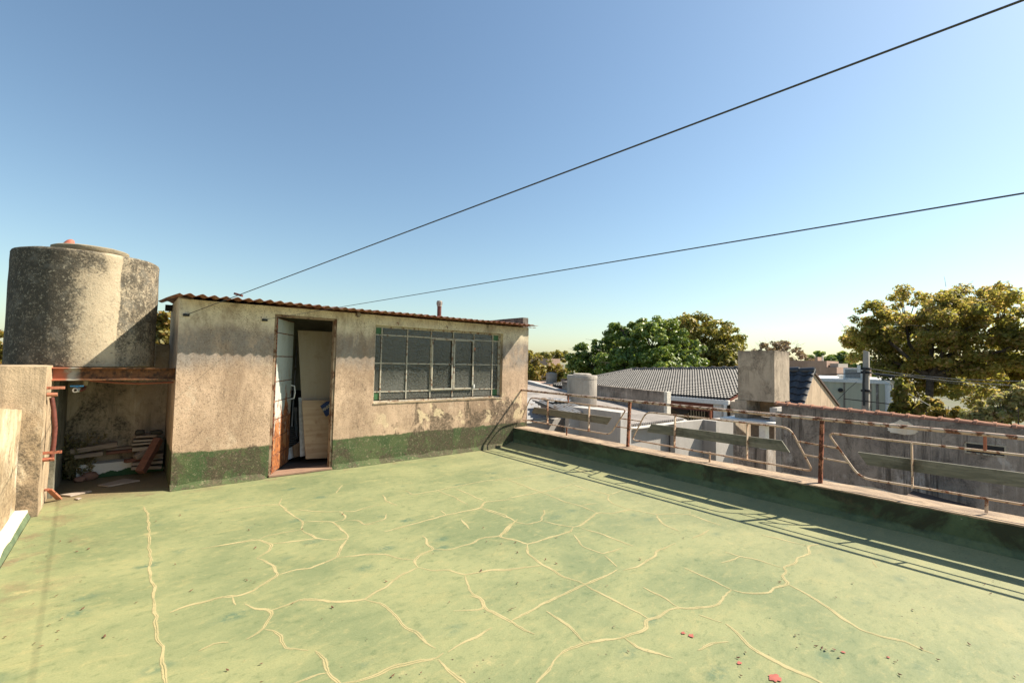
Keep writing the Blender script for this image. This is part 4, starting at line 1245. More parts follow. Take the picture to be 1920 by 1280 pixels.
# ---- dry weed and a low dark plant growing there
def sprays(base, n, hgt, spread, lsz, seed, dens=26, r0=0.0):
    R = random.Random(seed); mb = MB()
    for s in range(n):
        a = R.uniform(0, 6.28); r_ = r0 * R.random()
        p = Vector(base) + Vector((math.cos(a) * r_, math.sin(a) * r_, 0)); d = Vector((math.cos(a) * spread * R.random(), math.sin(a) * spread * R.random(), 1)).normalized()
        h = hgt * R.uniform(.45, 1)
        q0 = p.copy(); k = 8; pts = [q0]
        for i in range(k):
            d = (d + Vector((R.uniform(-.13, .13), R.uniform(-.13, .13), -.02))).normalized(); q0 = q0 + d * (h / k); pts.append(q0)
        mb.tube(pts, [.0028 * (1 - i / (k + 2)) for i in range(k + 1)], 3)
        for i in range(dens):
            t = R.uniform(.12, 1); j = min(int(t * k), k - 1); q = pts[j].lerp(pts[j + 1], t * k - j)
            u = Vector((R.gauss(0, 1), R.gauss(0, 1), R.gauss(.3, .8))).normalized(); w = u.orthogonal().normalized()
            L = lsz * R.uniform(.5, 1.2)
            mb.add([q, q + u * L * .5 + w * L * .2, q + u * L, q + u * L * .5 - w * L * .2], [(0, 1, 2, 3)])
    return mb
wb = U('Z', 0, 149, 897)
wd = thing('dry_weed', tuple(wb), 'tall dry brown weed growing in the alcove beside a brick', 'weed')
sprays(wb, 24, .56, .26, .050, 3, 55, .07).build('foliage', MAT['weed'], wd)
sprays(wb, 18, .26, .5, .055, 5, 45, .10).build('leaves', MAT['weed'], wd)
pb_ = U('Z', 0, 133, 893)
pl = thing('low_plant', tuple(pb_), 'low dark green plant growing in the alcove corner', 'plant')
sprays(pb_, 34, .22, .9, .060, 9, 34, .12).build('foliage', MAT['leafdark'], pl)

# ================================================================== the neighbourhood
m = MB(); m.add([(-900, -900, -3.6), (900, -900, -3.6), (900, 1500, -3.6), (-900, 1500, -3.6)], [(0, 1, 2, 3)])
struct(m.build('ground', MAT['ground']))

# ---- annex next door: sloping silver roof, corrugated patch, low walls
ann = thing('annex', (8.8, 5.6, -3.6), 'low annex next door with sloping silver roof beyond the railing', 'annex')
EZ, EY, TY, TZ = .225, 5.56, 11.0, .74
SL = (TZ - EZ) / (TY - EY)
def rz(y): return EZ + SL * (y - EY)
m = lattice(cuts(7.72, 9.78, .15), cuts(EY, TY, .18), [0, .06])
m.v = [(x, y, z + rz(y) + .018 * mnoise.noise(Vector((x * 1.1, y * 1.1, 2)))) for x, y, z in m.v]
m.build('roof_slab', MAT['membrane'], ann, smooth=60)
m = MB()
for k in range(26):
    x0 = 7.70 + k * .080
    m.tube([(x0, EY - .02, EZ + .045), (x0, EY + .05, EZ + .055)], .022, 6)
tag(m.build('eave_ridges', MAT['membrane'], ann, smooth=60), kind='stuff')
m = MB(); m.box(7.68, 9.80, EY - .045, EY + .02, EZ - .03, EZ + .012); m.build('eave_flashing', MAT['white'], ann, bevel=.004)
def side(y): return max(rz(y) + .02, .195 + .141 * (y - 6))
m = lattice(cuts(9.80, 9.95, .15), cuts(EY + .02, TY, .16), [0, .5, 1])
m.v = [(x, y, (rz(y) - .5) * (1 - z) + side(y) * z) for x, y, z in m.v]
m.rough(.006, 4).build('side_parapet', MAT['boxr'], ann, smooth=50)
for y in np.arange(6.4, 11, .92):
    m = MB(); m.box(9.792, 9.80, y - .006, y + .006, rz(y) + .07, side(y) - .01); m.build('joint_strip', MAT['greyrender'], ann)
m = MB(); m.box(7.70, 9.95, TY + .002, TY + .15, -.6, TZ + .14); m.build('back_parapet', MAT['membrane'], ann)
m = MB(); m.box(7.74, 9.78, EY + .10, EY + .25, -3.6, EZ - .035); m.build('front_wall', MAT['yard'], ann)
m = MB(); m.box(7.74, 7.86, EY + .252, TY, -3.6, EZ - .04); m.build('side_wall', MAT['yard'], ann)
# corrugated zinc patches lower to the left
def zsheet(x0, x1, ya, yb, za, zb, lam=.10, amp=.014):
    nx_ = int((x1 - x0) / lam * 8); mb = MB(); ny_ = 6
    for j in range(ny_ + 1):
        for i in range(nx_ + 1):
            x = x0 + (x1 - x0) * i / nx_; t = j / ny_
            mb.v.append((x, ya + (yb - ya) * t, za + (zb - za) * t + amp * math.sin(2 * math.pi * x / lam)))
    w = nx_ + 1; top = len(mb.v); mb.v += [(a, b, c - .004) for a, b, c in mb.v]
    for j in range(ny_):
        for i in range(nx_):
            a = j * w + i; mb.f += [(a, a + 1, a + w + 1, a + w), (top + a, top + a + w, top + a + w + 1, top + a + 1)]; mb.m += [0, 0]
    for i in range(nx_):
        mb.f.append((i, top + i, top + i + 1, i + 1)); mb.m.append(0)
    return mb
zs1 = zsheet(7.22, 8.45, -7.30, -6.20, .0, .0, .095, .014); zs1.v = [(-b, a, c + .29 + .40 * (a - 7.22)) for a, b, c in zs1.v]; zs1.build('zinc_sheet', MAT['zinc'], ann, smooth=60)
zs2 = zsheet(6.90, 7.66, 6.45, 7.35, .47, .66, .11, .018); zs2.build('zinc_sheet', MAT['zinc'], ann, smooth=60)
m = MB(); m.box(6.34, 7.64, 7.27, 7.40, -3.6, .24); m.box(7.02, 7.64, 6.55, 6.65, -.2, .42); m.build('under_wall', MAT['yard'], ann)
m = MB(); m.box(6.30, 7.0, 7.20, 7.265, .215, .25); m.build('wall_coping', MAT['cream'], ann, bevel=.004)
# crumpled black sheeting lying on the zinc
m = MB(); gx, gy = 14, 10
for j in range(gy + 1):
    for i in range(gx + 1):
        x = 7.02 + .6 * i / gx; y = 7.0 + .55 * j / gy
        m.v.append((x, y, .56 + .06 * (y - 6.55) + .05 + .06 * abs(mnoise.noise(Vector((x * 6, y * 6, 1)))) * 1.2))
for j in range(gy):
    for i in range(gx):
        a = j * (gx + 1) + i; m.f.append((a, a + 1, a + gx + 2, a + gx + 1)); m.m.append(0)
tag(m.build('crumpled_sheeting', MAT['zinc'], base=(7.3, 7.6, .55)), 'crumpled silver sheeting heaped on the zinc roof by the round tank', 'sheeting')
# plastered box
m = rbox(7.35, 7.70, 5.50, 6.78, -3.0, .555, .2, .008, 4); bx = m.build('plastered_box', MAT['boxr'], base=(7.5, 6.1, -3.0), smooth=50)
tag(bx, 'pale grey plastered block standing between the railing and the round tank', 'block')
m = MB(); m.box(5.69, 7.34, 5.2, 7.1, -1.1, -.98); struct(m.build('lower_roof', MAT['membrane']))

def tank_at(cx, cy, r, z0, z1, lab, mat):
    t = thing('water_tank', (cx, cy, z0), lab, 'water tank')
    mb = MB(); mb.lathe((cx, cy, 0), [(r * .98, z0), (r, z0 + .02), (r, z1 - .10), (r * 1.02, z1 - .09), (r * 1.02, z1 - .03), (r * .99, z1)], 40); mb.rough(.006, 4); mb.build('tank_body', mat, t, smooth=28)
    mb = MB(); mb.lathe((cx, cy, 0), [(r * .62, z1 + .001), (r * .62, z1 + .03), (r * .5, z1 + .045)], 28); mb.build('lid', mat, t, smooth=50)
    mb = MB(); mb.box(cx - r, cx + r, cy - r, cy + r, z0 - .9, z0 - .002); mb.build('support', MAT['boxr'], t)
    return t
tank_at(8.62, 7.62, .365, .40, 1.20, 'round pale concrete tank on the silver roof next door', MAT['tank2'])
fc = U('Y', 20, 1034, 714); tank_at(fc.x, 20, .33, fc.z - .1, fc.z + .48, 'small distant round tank in front of yellow trees', MAT['tank2'])
m = MB(); q = U('Y', 20, 1055, 715); m.box(q.x - .15, q.x + .15, 19.7, 20, q.z - .6, q.z + .18); tag(m.build('brick_stub', MAT['pink'], base=(q.x, 20, q.z - .6), bevel=.01), 'low red brick stub right of the small distant tank', 'brick stub')
m = MB(); q0, q1 = U('Y', 19.6, 985, 720), U('Y', 19.6, 1066, 722)
m.box(q0.x, q1.x + .3, 19.3, 24, -3.6, q0.z - .02); tag(m.build('flat_roof_house', MAT['pink'], base=(q0.x, 19.3, -3.6)), 'low distant house with a flat roof carrying the small tank', 'house')

# mid wall
a_ = U('X', 10.0, 1125, 722); b_ = U('X', 10.0, 1252.5, 735)
wl = thing('concrete_wall', (10.0, b_.y, -3.6), 'grey mould streaked wall behind the round tank, white at its end', 'wall')
m = lattice(cuts(9.97, 10.12, .15), cuts(b_.y + .09, 9.6, .14), cuts(0, 1, .08))
m.v = [(x, y, -.9 + z * (b_.z + .9 + (y - b_.y) * (a_.z - b_.z) / (a_.y - b_.y))) for x, y, z in m.v]
m.rough(.006, 4).build('wall_body', MAT['midwall'], wl, smooth=50)
m = MB(); m.box(9.96, 10.13, b_.y, b_.y + .088, -.9, b_.z + .005); m.build('end_pilaster', MAT['cream'], wl, bevel=.006)

# ---- tiled house behind
hs = thing('tiled_house', (14.5, 7.5, -3.6), 'house with a glinting dark tiled roof, white gutter and red brown veranda', 'house')
EL, ER = U('X', 13.0, 1253, 744), U('X', 13.0, 1362, 751)
RX = 16.4
RL, RR = U('X', RX, 1186, 694.5), U('X', RX, 1392, 692.5)
EL2 = U('X', 13.0, 1095, 728)
tile_pts = []
def roof_pt(u, v):   # u 0..1 right to left along Y, v 0..1 eave to ridge
    y0, y1 = ER.y - .05, EL2.y + 2.0
    x = 13.0 + (RX - 13.0) * v
    y = y0 + (y1 - y0) * u
    ze = ER.z + .03; zr = RR.z - .01 + (RL.z - RR.z) * max(0, (y - RR.y)) / (RL.y - RR.y)
    return Vector((x, y, ze + (zr - ze) * v))
m = MB(); NT, NCs = 78, 20
y0_, y1_ = ER.y - .05, EL2.y + 2.0
hipY0, hipY1 = RL.y, EL2.y + 1.6
mi = []
for c in range(NCs):
    v0_, v1_ = c / NCs, (c + 1) / NCs + .012
    for t in range(NT):
        ua, ub = t / NT, (t + 1) / NT
        ym = y0_ + (y1_ - y0_) * (ua + ub) / 2
        if ym > hipY1 + (hipY0 - hipY1) * (v0_): continue
        vs = []
        for vv, lift in ((v0_, .062), (v1_, .010)):
            for k in range(7):
                s = k / 6; u = ua + (ub - ua) * s
                prof = .028 * math.sin(math.pi * min(1, s / .62)) if s < .62 else -.012 * math.sin(math.pi * (s - .62) / .38)
                p = roof_pt(u, vv); vs.append(p + Vector((-.003, 0, lift + prof)))
        b_n = len(m.v)
        vs2 = [q + Vector((0, 0, -.055)) for q in vs[:7]]
        m.add(vs + vs2, [(k, k + 1, 8 + k, 7 + k) for k in range(6)] + [(14 + k, 15 + k, k + 1, k) for k in range(6)])
tag(m.build('roof_tiles', MAT['tile'], hs, smooth=50), kind='stuff')
m = MB(); m.prism([roof_pt(0, 0) + Vector((0, 0, -.05)), roof_pt(0, 1) + Vector((0, 0, -.05)), roof_pt(.78, 1) + Vector((0, 0, -.05)), roof_pt(.95, 0) + Vector((0, 0, -.05))], (0, 0, -.06)); m.build('roof_deck', MAT['redbrown'], hs)
m = MB(); m.prism([Vector((RX + .01, RR.y - .3, RR.z)), Vector((RX + .01, RL.y, RL.z)), Vector((20, RL.y + 1, .3)), Vector((20, RR.y - .3, .3))], (0, 0, -.06)); m.build('rear_slope', MAT['tile'], hs)
m = MB(); m.tube([Vector((RX, RR.y - .2, RR.z + .03)), Vector((RX, RL.y, RL.z + .03))], .085, 10); m.build('ridge_cap', MAT['tile'], hs, smooth=60)
for k in range(11):
    y = RR.y + (RL.y - RR.y) * (k + .5) / 11; m = MB(); m.tube([(RX, y - .05, RR.z + (RL.z - RR.z) * (k + .5) / 11 + .035), (RX, y + .05, RR.z + (RL.z - RR.z) * (k + .5) / 11 + .035)], .105, 10); m.build('ridge_tile', MAT['tile'], hs, smooth=60)
m = MB(); m.tube([Vector((RX, RL.y, RL.z + .03)), roof_pt(.0, 0) * 0 + Vector((13.0, hipY1, ER.z + .07))], .08, 8); m.build('hip_cap', MAT['tile'], hs, smooth=60)
m = MB(); m.box(12.90, 13.02, ER.y - .1, EL.y + 3, ER.z - .12, ER.z + .015); m.build('gutter', MAT['white'], hs, bevel=.012)
m = MB(); m.box(13.02, 13.12, ER.y + .2, EL.y + 3, ER.z - .36, ER.z - .125); m.build('fascia', MAT['redbrown'], hs)
m = MB(); m.box(15.2, 15.35, ER.y - .2, EL.y + 3, -3.6, ER.z - .13); m.build('rear_wall', MAT['shade'], hs)
m = MB(); m.box(13.05, 15.2, ER.y - .2, EL.y + 3, -3.6, -1.5); m.build('veranda_floor', MAT['shade'], hs)
for px in (1338,):
    q = U('X', 13.1, px, 780); m = MB(); m.box(13.05, 13.25, q.y - .12, q.y + .12, -1.5, ER.z - .13); m.build('veranda_post', MAT['redbrown'], hs, bevel=.01)
q0, q1 = U('X', 15.15, 1292, 780), U('X', 15.15, 1322, 780)
zz0, zz1 = U('X', 15.15, 1305, 800).z, U('X', 15.15, 1305, 760).z
f = MB(); f.box(15.16, 15.19, q1.y, q0.y, zz0 - 1, zz1); wn = f.build('veranda_window', MAT['black'], hs)
for k in range(7):
    y = q1.y + (q0.y - q1.y) * k / 6; mm = MB(); mm.box(15.10, 15.13, y - .02, y + .02, zz0 - 1, zz1); mm.v = [tuple(Vector(v) - Vector(hs['_b'])) for v in mm.v]; mm.build('grille_bar', MAT['cream'], wn, base=(0, 0, 0))
for k in range(3):
    z = zz0 + (zz1 - zz0) * k / 2; mm = MB(); mm.box(15.085, 15.098, q1.y, q0.y, z - .02, z + .02); mm.v = [tuple(Vector(v) - Vector(hs['_b'])) for v in mm.v]; mm.build('grille_bar', MAT['cream'], wn, base=(0, 0, 0))
q = U('X', 13.0, 1346.5, 770); sh_ = MB(); zt_, zb_ = U('X', 13.0, 1346, 754).z, U('X', 13.0, 1346, 784).z
sh_.box(13.0, 13.04, q.y - .22, q.y + .14, zb_, zt_); so = sh_.build('shutter', MAT['white'], hs)
for k in range(12):
    z = zb_ + (zt_ - zb_) * (k + .5) / 12; mm = MB(); mm.box(12.985, 12.999, q.y - .18, q.y + .10, z - .018, z + .012); mm.v = [tuple(Vector(v) - Vector(hs['_b'])) for v in mm.v]; mm.build('louvre', MAT['white'], so, base=(0, 0, 0))
q = U('X', 12.9, 1359.5, 780); m = MB(); m.tube([(12.90, q.y, ER.z - .1), (12.90, q.y, -3.0)], .055, 10); m.build('downpipe', MAT['white'], hs, smooth=60)
q = U('X', 12.86, 1355, 780); m = MB(); m.tube([(12.86, q.y, ER.z - .1), (12.86, q.y, -3.0)], .03, 8); m.build('downpipe', MAT['pole'], hs, smooth=60)
# awning cloth hanging in the veranda
aw = [U('X', 13.3, *q) for q in ((1255, 764), (1292, 768), (1290, 774), (1276, 776), (1262, 767))]
m = MB(); m.prism(aw, (.03, 0, 0)); tag(m.build('hanging_cloth', MAT['curtain'], base=tuple(aw[0])), 'dark awning cloth sagging in the veranda opening', 'cloth')

# rear side wall of the house towards the chimney
m = MB(); q0 = U('X', 12.6, 1362, 752)
P = [Vector((12.9, ER.y - .16, -3.6)), Vector((12.9, ER.y - .16, ER.z)), Vector((16.4, ER.y - .16, RR.z - .06)), Vector((16.4, ER.y - .16, -3.6))]
m.prism(P, (0, -.14, 0)); m.build('side_wall', MAT['chim'], hs)

# ---- yard wall running across, lit on its near face
yw = thing('yard_wall', (9.4, 5.5, -3.6), 'smooth pale yard wall half in sun, half in shade beyond the railing', 'wall')
A, B = U('Y', 5.5, 1266, 791.5), U('Y', 5.5, 1375, 782.5)
m = MB(); m.prism([Vector((A.x, 5.5, -3.6)), Vector((A.x, 5.5, A.z)), Vector((B.x, 5.5, B.z)), Vector((B.x, 5.5, -3.6))], (0, .12, 0)); m.build('wall_body', MAT['yard'], yw, bevel=.006)
m = MB(); m.box(10.52, 10.66, 5.18, 5.498, -3.6, A.z - .02); m.build('shadow_pier', MAT['yard'], yw)  # added block, shaped to throw the shade across the yard wall

# ---- chimney over the barbecue
CX = 9.2
q1, q2, q3 = U('X', CX, 1383.5, 657), U('X', CX, 1452, 657), U('X', CX, 1452, 754)
cxr = U('Y', q2.y, 1480, 700).x
ch = thing('chimney', (CX, q2.y, -3.6), 'broad square rendered chimney rising over the barbecue', 'chimney')
m = rbox(CX, cxr, q2.y, q1.y, q3.z, q2.z, .09, .006, 5); m.build('shaft', MAT['chim'], ch, smooth=50)
ox0, ox1 = U('X', CX, 1400, 770).y, U('X', CX, 1443, 770).y
obz = U('X', CX, 1442, 787).z
m = MB(); m.box(CX, cxr, ox0 + .002, q1.y + .06, obz - .02, q3.z - .003); m.build('hearth_cheek', MAT['chim'], ch)
m = MB(); m.box(CX + .002, cxr, q2.y - .04, ox1 - .002, obz - .02, q3.z - .10); m.build('hearth_cheek', MAT['yard'], ch)
m = MB(); m.box(cxr - .12, cxr, ox1, ox0, obz, q3.z - .003); m.build('hearth_back', MAT['firebrick'], ch)
m = MB(); m.box(CX - .22, cxr, q2.y - .12, q1.y + .25, obz - .09, obz - .022); m.build('hearth_slab', MAT['white'], ch, bevel=.012)
bb0, bb1 = U('X', CX - .15, 1375, 830).y, U('X', CX - .15, 1437, 835).y
m = rbox(CX - .15, cxr, bb1, bb0, -3.6, -.02, .3, .006, 4); m.build('hearth_base', MAT['greyrender'], ch, smooth=50)
m = MB(); m.box(CX - .12, CX + .05, bb1 + .03, bb1 + .14, -.0195, obz - .092); m.build('hearth_leg', MAT['white'], ch)
m = MB(); m.box(cxr - .1, cxr, bb1 + .15, bb0, -.0195, obz - .092); m.build('recess_back', MAT['shade'], ch)
# pans on the ledge
for px, py, r, lab, nm in ((1403, 822, .09, 'dark pan lying on the barbecue ledge', 'MAT'), ):
    q = U('X', CX, px, py); t = thing('pan', (q.x, q.y, -.019), lab, 'pan')
    mb = MB(); mb.lathe((q.x, q.y, 0), [(r, -.018), (r * 1.35, .02), (r * 1.4, .022), (r * 1.3, .022), (r * .95, -.010)], 20); mb.build('bowl', MAT['black'], t, smooth=50)
    mb = MB(); mb.tube([(q.x, q.y - r * 1.3, .02), (q.x - .02, q.y - r * 1.3 - .15, .03)], .012, 6); mb.build('handle', MAT['black'], t, smooth=60)
q = U('X', CX, 1385, 821); mb = MB(); mb.box(q.x - .1, q.x + .1, q.y - .09, q.y + .09, -.019, .03); tag(mb.build('red_tray', MAT['redpl'], base=(q.x, q.y, -.019), bevel=.012), 'small red tray on the barbecue ledge left of the pan', 'tray')

# ---- boundary wall with clay cap tiles
BX = 8.5
ba, bb = U('X', BX, 1455, 753), U('X', BX, 1920, 797)
def bz(y): return bb.z + (ba.z - bb.z) * (y - bb.y) / (ba.y - bb.y)
bw = thing('boundary_wall', (BX, 1.5, -3.6), 'long grey stained boundary wall capped with clay tiles', 'wall')
m = lattice(cuts(BX, BX + .18, .18), cuts(-4.0, ba.y - .09, .14), cuts(0, 1, .07))
m.v = [(x, y, -1.2 + z * (1.2 + bz(y) - .05)) for x, y, z in m.v]
m.rough(.008, 4).build('wall_body', MAT['greyrender'], bw, smooth=50)
m = MB(); m.box(BX - .02, BX + .18, ba.y - .088, ba.y, -1.2, bz(ba.y) - .16); m.build('end_pilaster', MAT['tank2'], bw, bevel=.006)
m = lattice([BX - .012, BX - .004], cuts(U('X', BX, 1705, 920).y, ba.y - .1, .1), [0, 1]); yb_ = U('X', BX, 1500, 890).z
m.v = [(x, y, -1.2 if z < .5 else yb_ + .03 * mnoise.noise(Vector((0, y * 3, 0)))) for x, y, z in m.v]; m.build('painted_base', MAT['kerb'], bw)
# clay tiles along the top, each lapping the next
TLn = .172; proto = None
y = ba.y; k = 0
tilt = math.atan2(ba.z - bb.z, ba.y - bb.y)
while y > -3.9:
    if proto is None:
        mb = MB(); n_ = 9
        for t, r, dz in ((0, .090, .0), (.035, .092, .004), (.038, .080, 0), (TLn + .02, .072, -.004)):
            for i in range(n_):
                a = math.pi * i / (n_ - 1); mb.v.append((r * math.cos(a), -t, r * .62 * math.sin(a) + dz))
        for j in range(3):
            for i in range(n_ - 1):
                a = j * n_ + i; mb.f.append((a, a + 1, a + n_ + 1, a + n_)); mb.m.append(0)
        top = len(mb.v); mb.v += [(x_ * .9, y_, z_ * .88 - .008) for x_, y_, z_ in mb.v]
        for j in range(3):
            for i in range(n_ - 1):
                a = top + j * n_ + i; mb.f.append((a, a + n_, a + n_ + 1, a + 1)); mb.m.append(0)
        for i in range(n_ - 1):
            mb.f.append((i, top + i, top + i + 1, i + 1)); mb.m.append(0); a = 3 * n_ + i; mb.f.append((a, a + 1, top + a + 1, top + a)); mb.m.append(0)
        proto = mb.build('cap_tile', MAT['terra'], bw, base=(0, 0, 0), smooth=45); o = proto
    else:
        o = same(proto, bw)
    R_ = random.Random(k)
    o.location = Vector((BX + .09 + R_.uniform(-.008, .008), y + .03, bz(y) - .052 + R_.uniform(-.004, .006))) - Vector(bw['_b'])
    o.rotation_euler = (tilt * 1 + R_.uniform(-.01, .01), R_.uniform(-.05, .05), R_.uniform(-.035, .035))
    y -= TLn; k += 1
# white patch of newer plaster near the top
q = U('X', BX, 1692, 806); R_ = random.Random(8); mb = MB(); vs = [(BX - .013, q.y, q.z)]
for k in range(26):
    a = 2 * math.pi * k / 26; r_ = R_.uniform(.88, 1.08)
    vs.append((BX - .013, q.y + .17 * r_ * math.cos(a), q.z + (.10 + .04 * math.sin(a)) * r_ * math.sin(a)))
mb.add(vs, [(0, 1 + k, 1 + (k + 1) % 26) for k in range(26)]); mb.build('plaster_patch', MAT['kerb'], bw)
# vent opening in the boundary wall
q = U('X', BX, 1847, 842); vf = MB(); hw, hh = .17, .055
for a in ((-hw, hw, hh, hh + .018), (-hw, hw, -hh - .018, -hh), (-hw - .018, -hw, -hh - .018, hh + .018), (hw, hw + .018, -hh - .018, hh + .018)):
    vf.box(BX - .012, BX + .01, q.y + a[0], q.y + a[1], q.z + a[2], q.z + a[3])
vfo = vf.build('vent_frame', MAT['frame'], bw)
mb = MB(); mb.box(BX - .006, BX + .002, q.y - hw, q.y + hw, q.z - hh, q.z + hh); mb.v = [tuple(Vector(v) - Vector(bw['_b'])) for v in mb.v]; mb.build('vent_opening', MAT['black'], vfo, base=(0, 0, 0))
# brown lean-to roof at the foot of the wall
q = [U('X', 8.42, 1712, 919), U('X', 7.2, 1697, 930), U('X', 7.0, 1840, 975), U('X', 8.42, 1830, 950)]
mb = MB(); mb.prism([q[0], q[1], q[2], q[3]], (0, 0, -.04)); tag(mb.build('lean_to_roof', MAT['roofdark'], base=tuple(q[0])), 'dark brown lean-to roof at the foot of the boundary wall', 'roof')

# ---- steep dark roof with a lit gable behind the wall
gb = thing('gable_house', (14.3, 4.2, -3.6), 'steep blue black tiled roof with a sunlit triangular gable', 'house')
GY = 4.2
ap, bf, ff = U('Y', GY, 1524, 698), U('Y', GY, 1572, 762), U('Y', GY, 1502, 767)
m = MB(); m.prism([ff, ap, bf, Vector((bf.x, GY, -3.6)), Vector((ff.x, GY, -3.6))], (0, .14, 0)); m.build('gable_wall', MAT['gable'], gb)
back = U('X', ap.x, 1445, 692.5)
L_ = back.y - GY
gd = (ap - ff); gl = gd.length; gd.normalize(); gnorm = Vector((-gd.z, 0, gd.x))
TW, TH = .27, .22
NC2 = int(gl / TH) + 1; NR2 = int((L_ + .1) / TW)
mb = MB()
for vv, lift in ((0, .035), (TH * 1.12, .008)):
    for i in range(7):
        s = i / 6; pr_ = .040 * math.sin(math.pi * s / .6) if s < .6 else -.012 * math.sin(math.pi * (s - .6) / .4)
        mb.v.append(tuple(gd * vv + Vector((0, TW * s, 0)) + gnorm * (lift + pr_)))
for i in range(7): mb.v.append(tuple(Vector(mb.v[i]) - gnorm * .03))
for i in range(6): mb.f += [(i, i + 1, 8 + i, 7 + i), (14 + i, 15 + i, i + 1, i)]; mb.m += [0, 0]
tp_ = None
for c in range(NC2):
    for r in range(NR2):
        loc = ff + gd * (TH * c) + Vector((0, -.06 + TW * r, 0)) + gnorm * .02 - Vector(gb['_b'])
        if tp_ is None: tp_ = mb.build('roof_tile', MAT['tileb'], gb, base=(0, 0, 0), smooth=45); o = tp_
        else: o = same(tp_, gb)
        o.location = loc + gnorm * random.uniform(0, .008)
m = MB(); m.prism([ff + Vector((0, .01, 0)), ap + Vector((0, .01, 0)), ap + Vector((0, L_, 0)), ff + Vector((0, L_, 0))], -gnorm * .05); m.build('roof_deck', MAT['roofdark'], gb)
for k in range(int(L_ / .36)):
    y = GY + .36 * k; m = MB(); m.tube([(ap.x, y - .05, ap.z + .045), (ap.x, y + .02, ap.z + .045), (ap.x, y + .32, ap.z + .035)], [.095, .095, .08], 9); m.build('ridge_tile', MAT['tileb'], gb, smooth=50)
m = MB(); ed = (bf - ap); nn_ = Vector((-ed.z, 0, ed.x)).normalized()
if nn_.z < 0: nn_ = -nn_
m.prism([ap + Vector((0, -.04, 0)), bf + Vector((0, -.04, 0)), bf + Vector((0, -.04, 0)) + nn_ * .05, ap + Vector((0, -.04, 0)) + nn_ * .05], (0, L_, 0)); m.build('rear_slope', MAT['roofdark'], gb)

# ---- pale green building, parapet, roof unit, brick building
pg = thing('pale_green_building', (24, 6, -3.6), 'pale green flat roofed building behind the utility pole', 'building')
a_, b_, c_ = U('X', 24, 1520, 711), U('X', 24, 1667, 716.5), U('X', 24, 1672, 745)
m = MB(); m.box(24, 33, b_.y, a_.y + 4, -3.6, b_.z - .08); m.build('wall', MAT['pale'], pg)
m = MB(); m.box(23.94, 33.05, b_.y - .05, a_.y + 4, b_.z - .078, b_.z + .06); m.build('parapet', MAT['white'], pg)
for px, w_ in ((1583, .02), (1632, .03), (1645, .04)):
    q = U('X', 23.99, px, 735); m = MB(); m.box(23.96, 23.998, q.y - w_, q.y + w_, -3.6, b_.z - .09); m.build('wall_joint', MAT['greyrender'], pg)
q = U('X', 23.98, 1576, 731); m = MB(); m.tube([(23.93, q.y, q.z), (23.998, q.y, q.z)], .09, 10); m.build('wall_lamp', MAT['black'], pg, smooth=50)
q = U('X', 23.9, 1668, 745); m = MB(); m.tube([(23.85, q.y, b_.z - .1), (23.85, q.y, -3.6)], .14, 10); m.build('downpipe', MAT['white'], pg, smooth=60)
q = U('X', 25, 1596, 713); un = thing('roof_unit', (25, q.y, b_.z + .06), 'boxy white air unit with a grey grille on the pale green building', 'air conditioner')
m = MB(); m.box(25, 25.6, q.y - .42, q.y + .30, b_.z + .062, b_.z + .062 + .5); m.build('case', MAT['white'], un, bevel=.02)
m = MB(); m.box(24.985, 24.998, q.y - .34, q.y + .22, b_.z + .12, b_.z + .062 + .42); m.build('grille', MAT['aircon'], un)
for i, (px, py, w_, h_, lab) in enumerate([(1580, 708, .35, .3, 'low white duct beside the air unit'), (1592, 699, .26, .4, 'tall pale duct stack behind the air unit'), (1611, 706, .3, .3, 'pale roof box next to the pole')]):
    q = U('X', 26.2 + i * .35, px, py); m = MB(); m.box(q.x, q.x + .5, q.y - w_ / 2, q.y + w_ / 2, b_.z + .0, q.z + h_ * .12); m.obox((q.x + .2, q.y, q.z + h_ * .12 + .06), (.55, w_ * 1.2, .1)); tag(m.build('roof_duct', MAT['white'], base=(q.x, q.y, b_.z + .06), bevel=.03), lab, 'duct')
pk = thing('brick_building', (42, 12, -3.6), 'far pinkish brick building with stepped parapet', 'building')
def far(px, py, X=42): return U('X', X, px, py)
t0, t1 = far(1504, 676), far(1575, 684)
ymin = far(1569, 690).y; ymax = far(1470, 676).y
m = MB(); m.box(42, 52, ymin, ymax, -3.6, far(1560, 688).z); m.build('wall', MAT['pink'], pk)
m = MB(); m.box(42.01, 45, far(1550, 680).y, ymax, far(1560, 688).z + .002, far(1530, 676).z); m.build('stepped_parapet', MAT['pink'], pk)
m = MB(); m.box(42.02, 43, far(1533, 680).y, far(1527, 680).y, far(1530, 676).z + .002, far(1530, 669).z); m.build('parapet_pier', MAT['pink'], pk)
m = MB(); m.box(42.02, 42.3, far(1542, 680).y, far(1540.5, 680).y, far(1530, 676).z + .002, far(1540, 666).z); m.build('chimney_pipe', MAT['pole'], pk)
m = MB(); m.box(42.5, 45, far(1568, 690).y, far(1552, 690).y, far(1560, 688).z + .002, far(1560, 681).z); m.build('roof_tank', MAT['pole'], pk)
m = MB(); q = U('Y', 40, 1027, 672); q2_ = U('Y', 40, 1050, 690); m.box(q.x, q2_.x, 40, 46, -3.6, q.z); tag(m.build('far_house', MAT['pink'], base=(q.x, 40, -3.6)), 'tiny far house wall among the yellow trees', 'house')

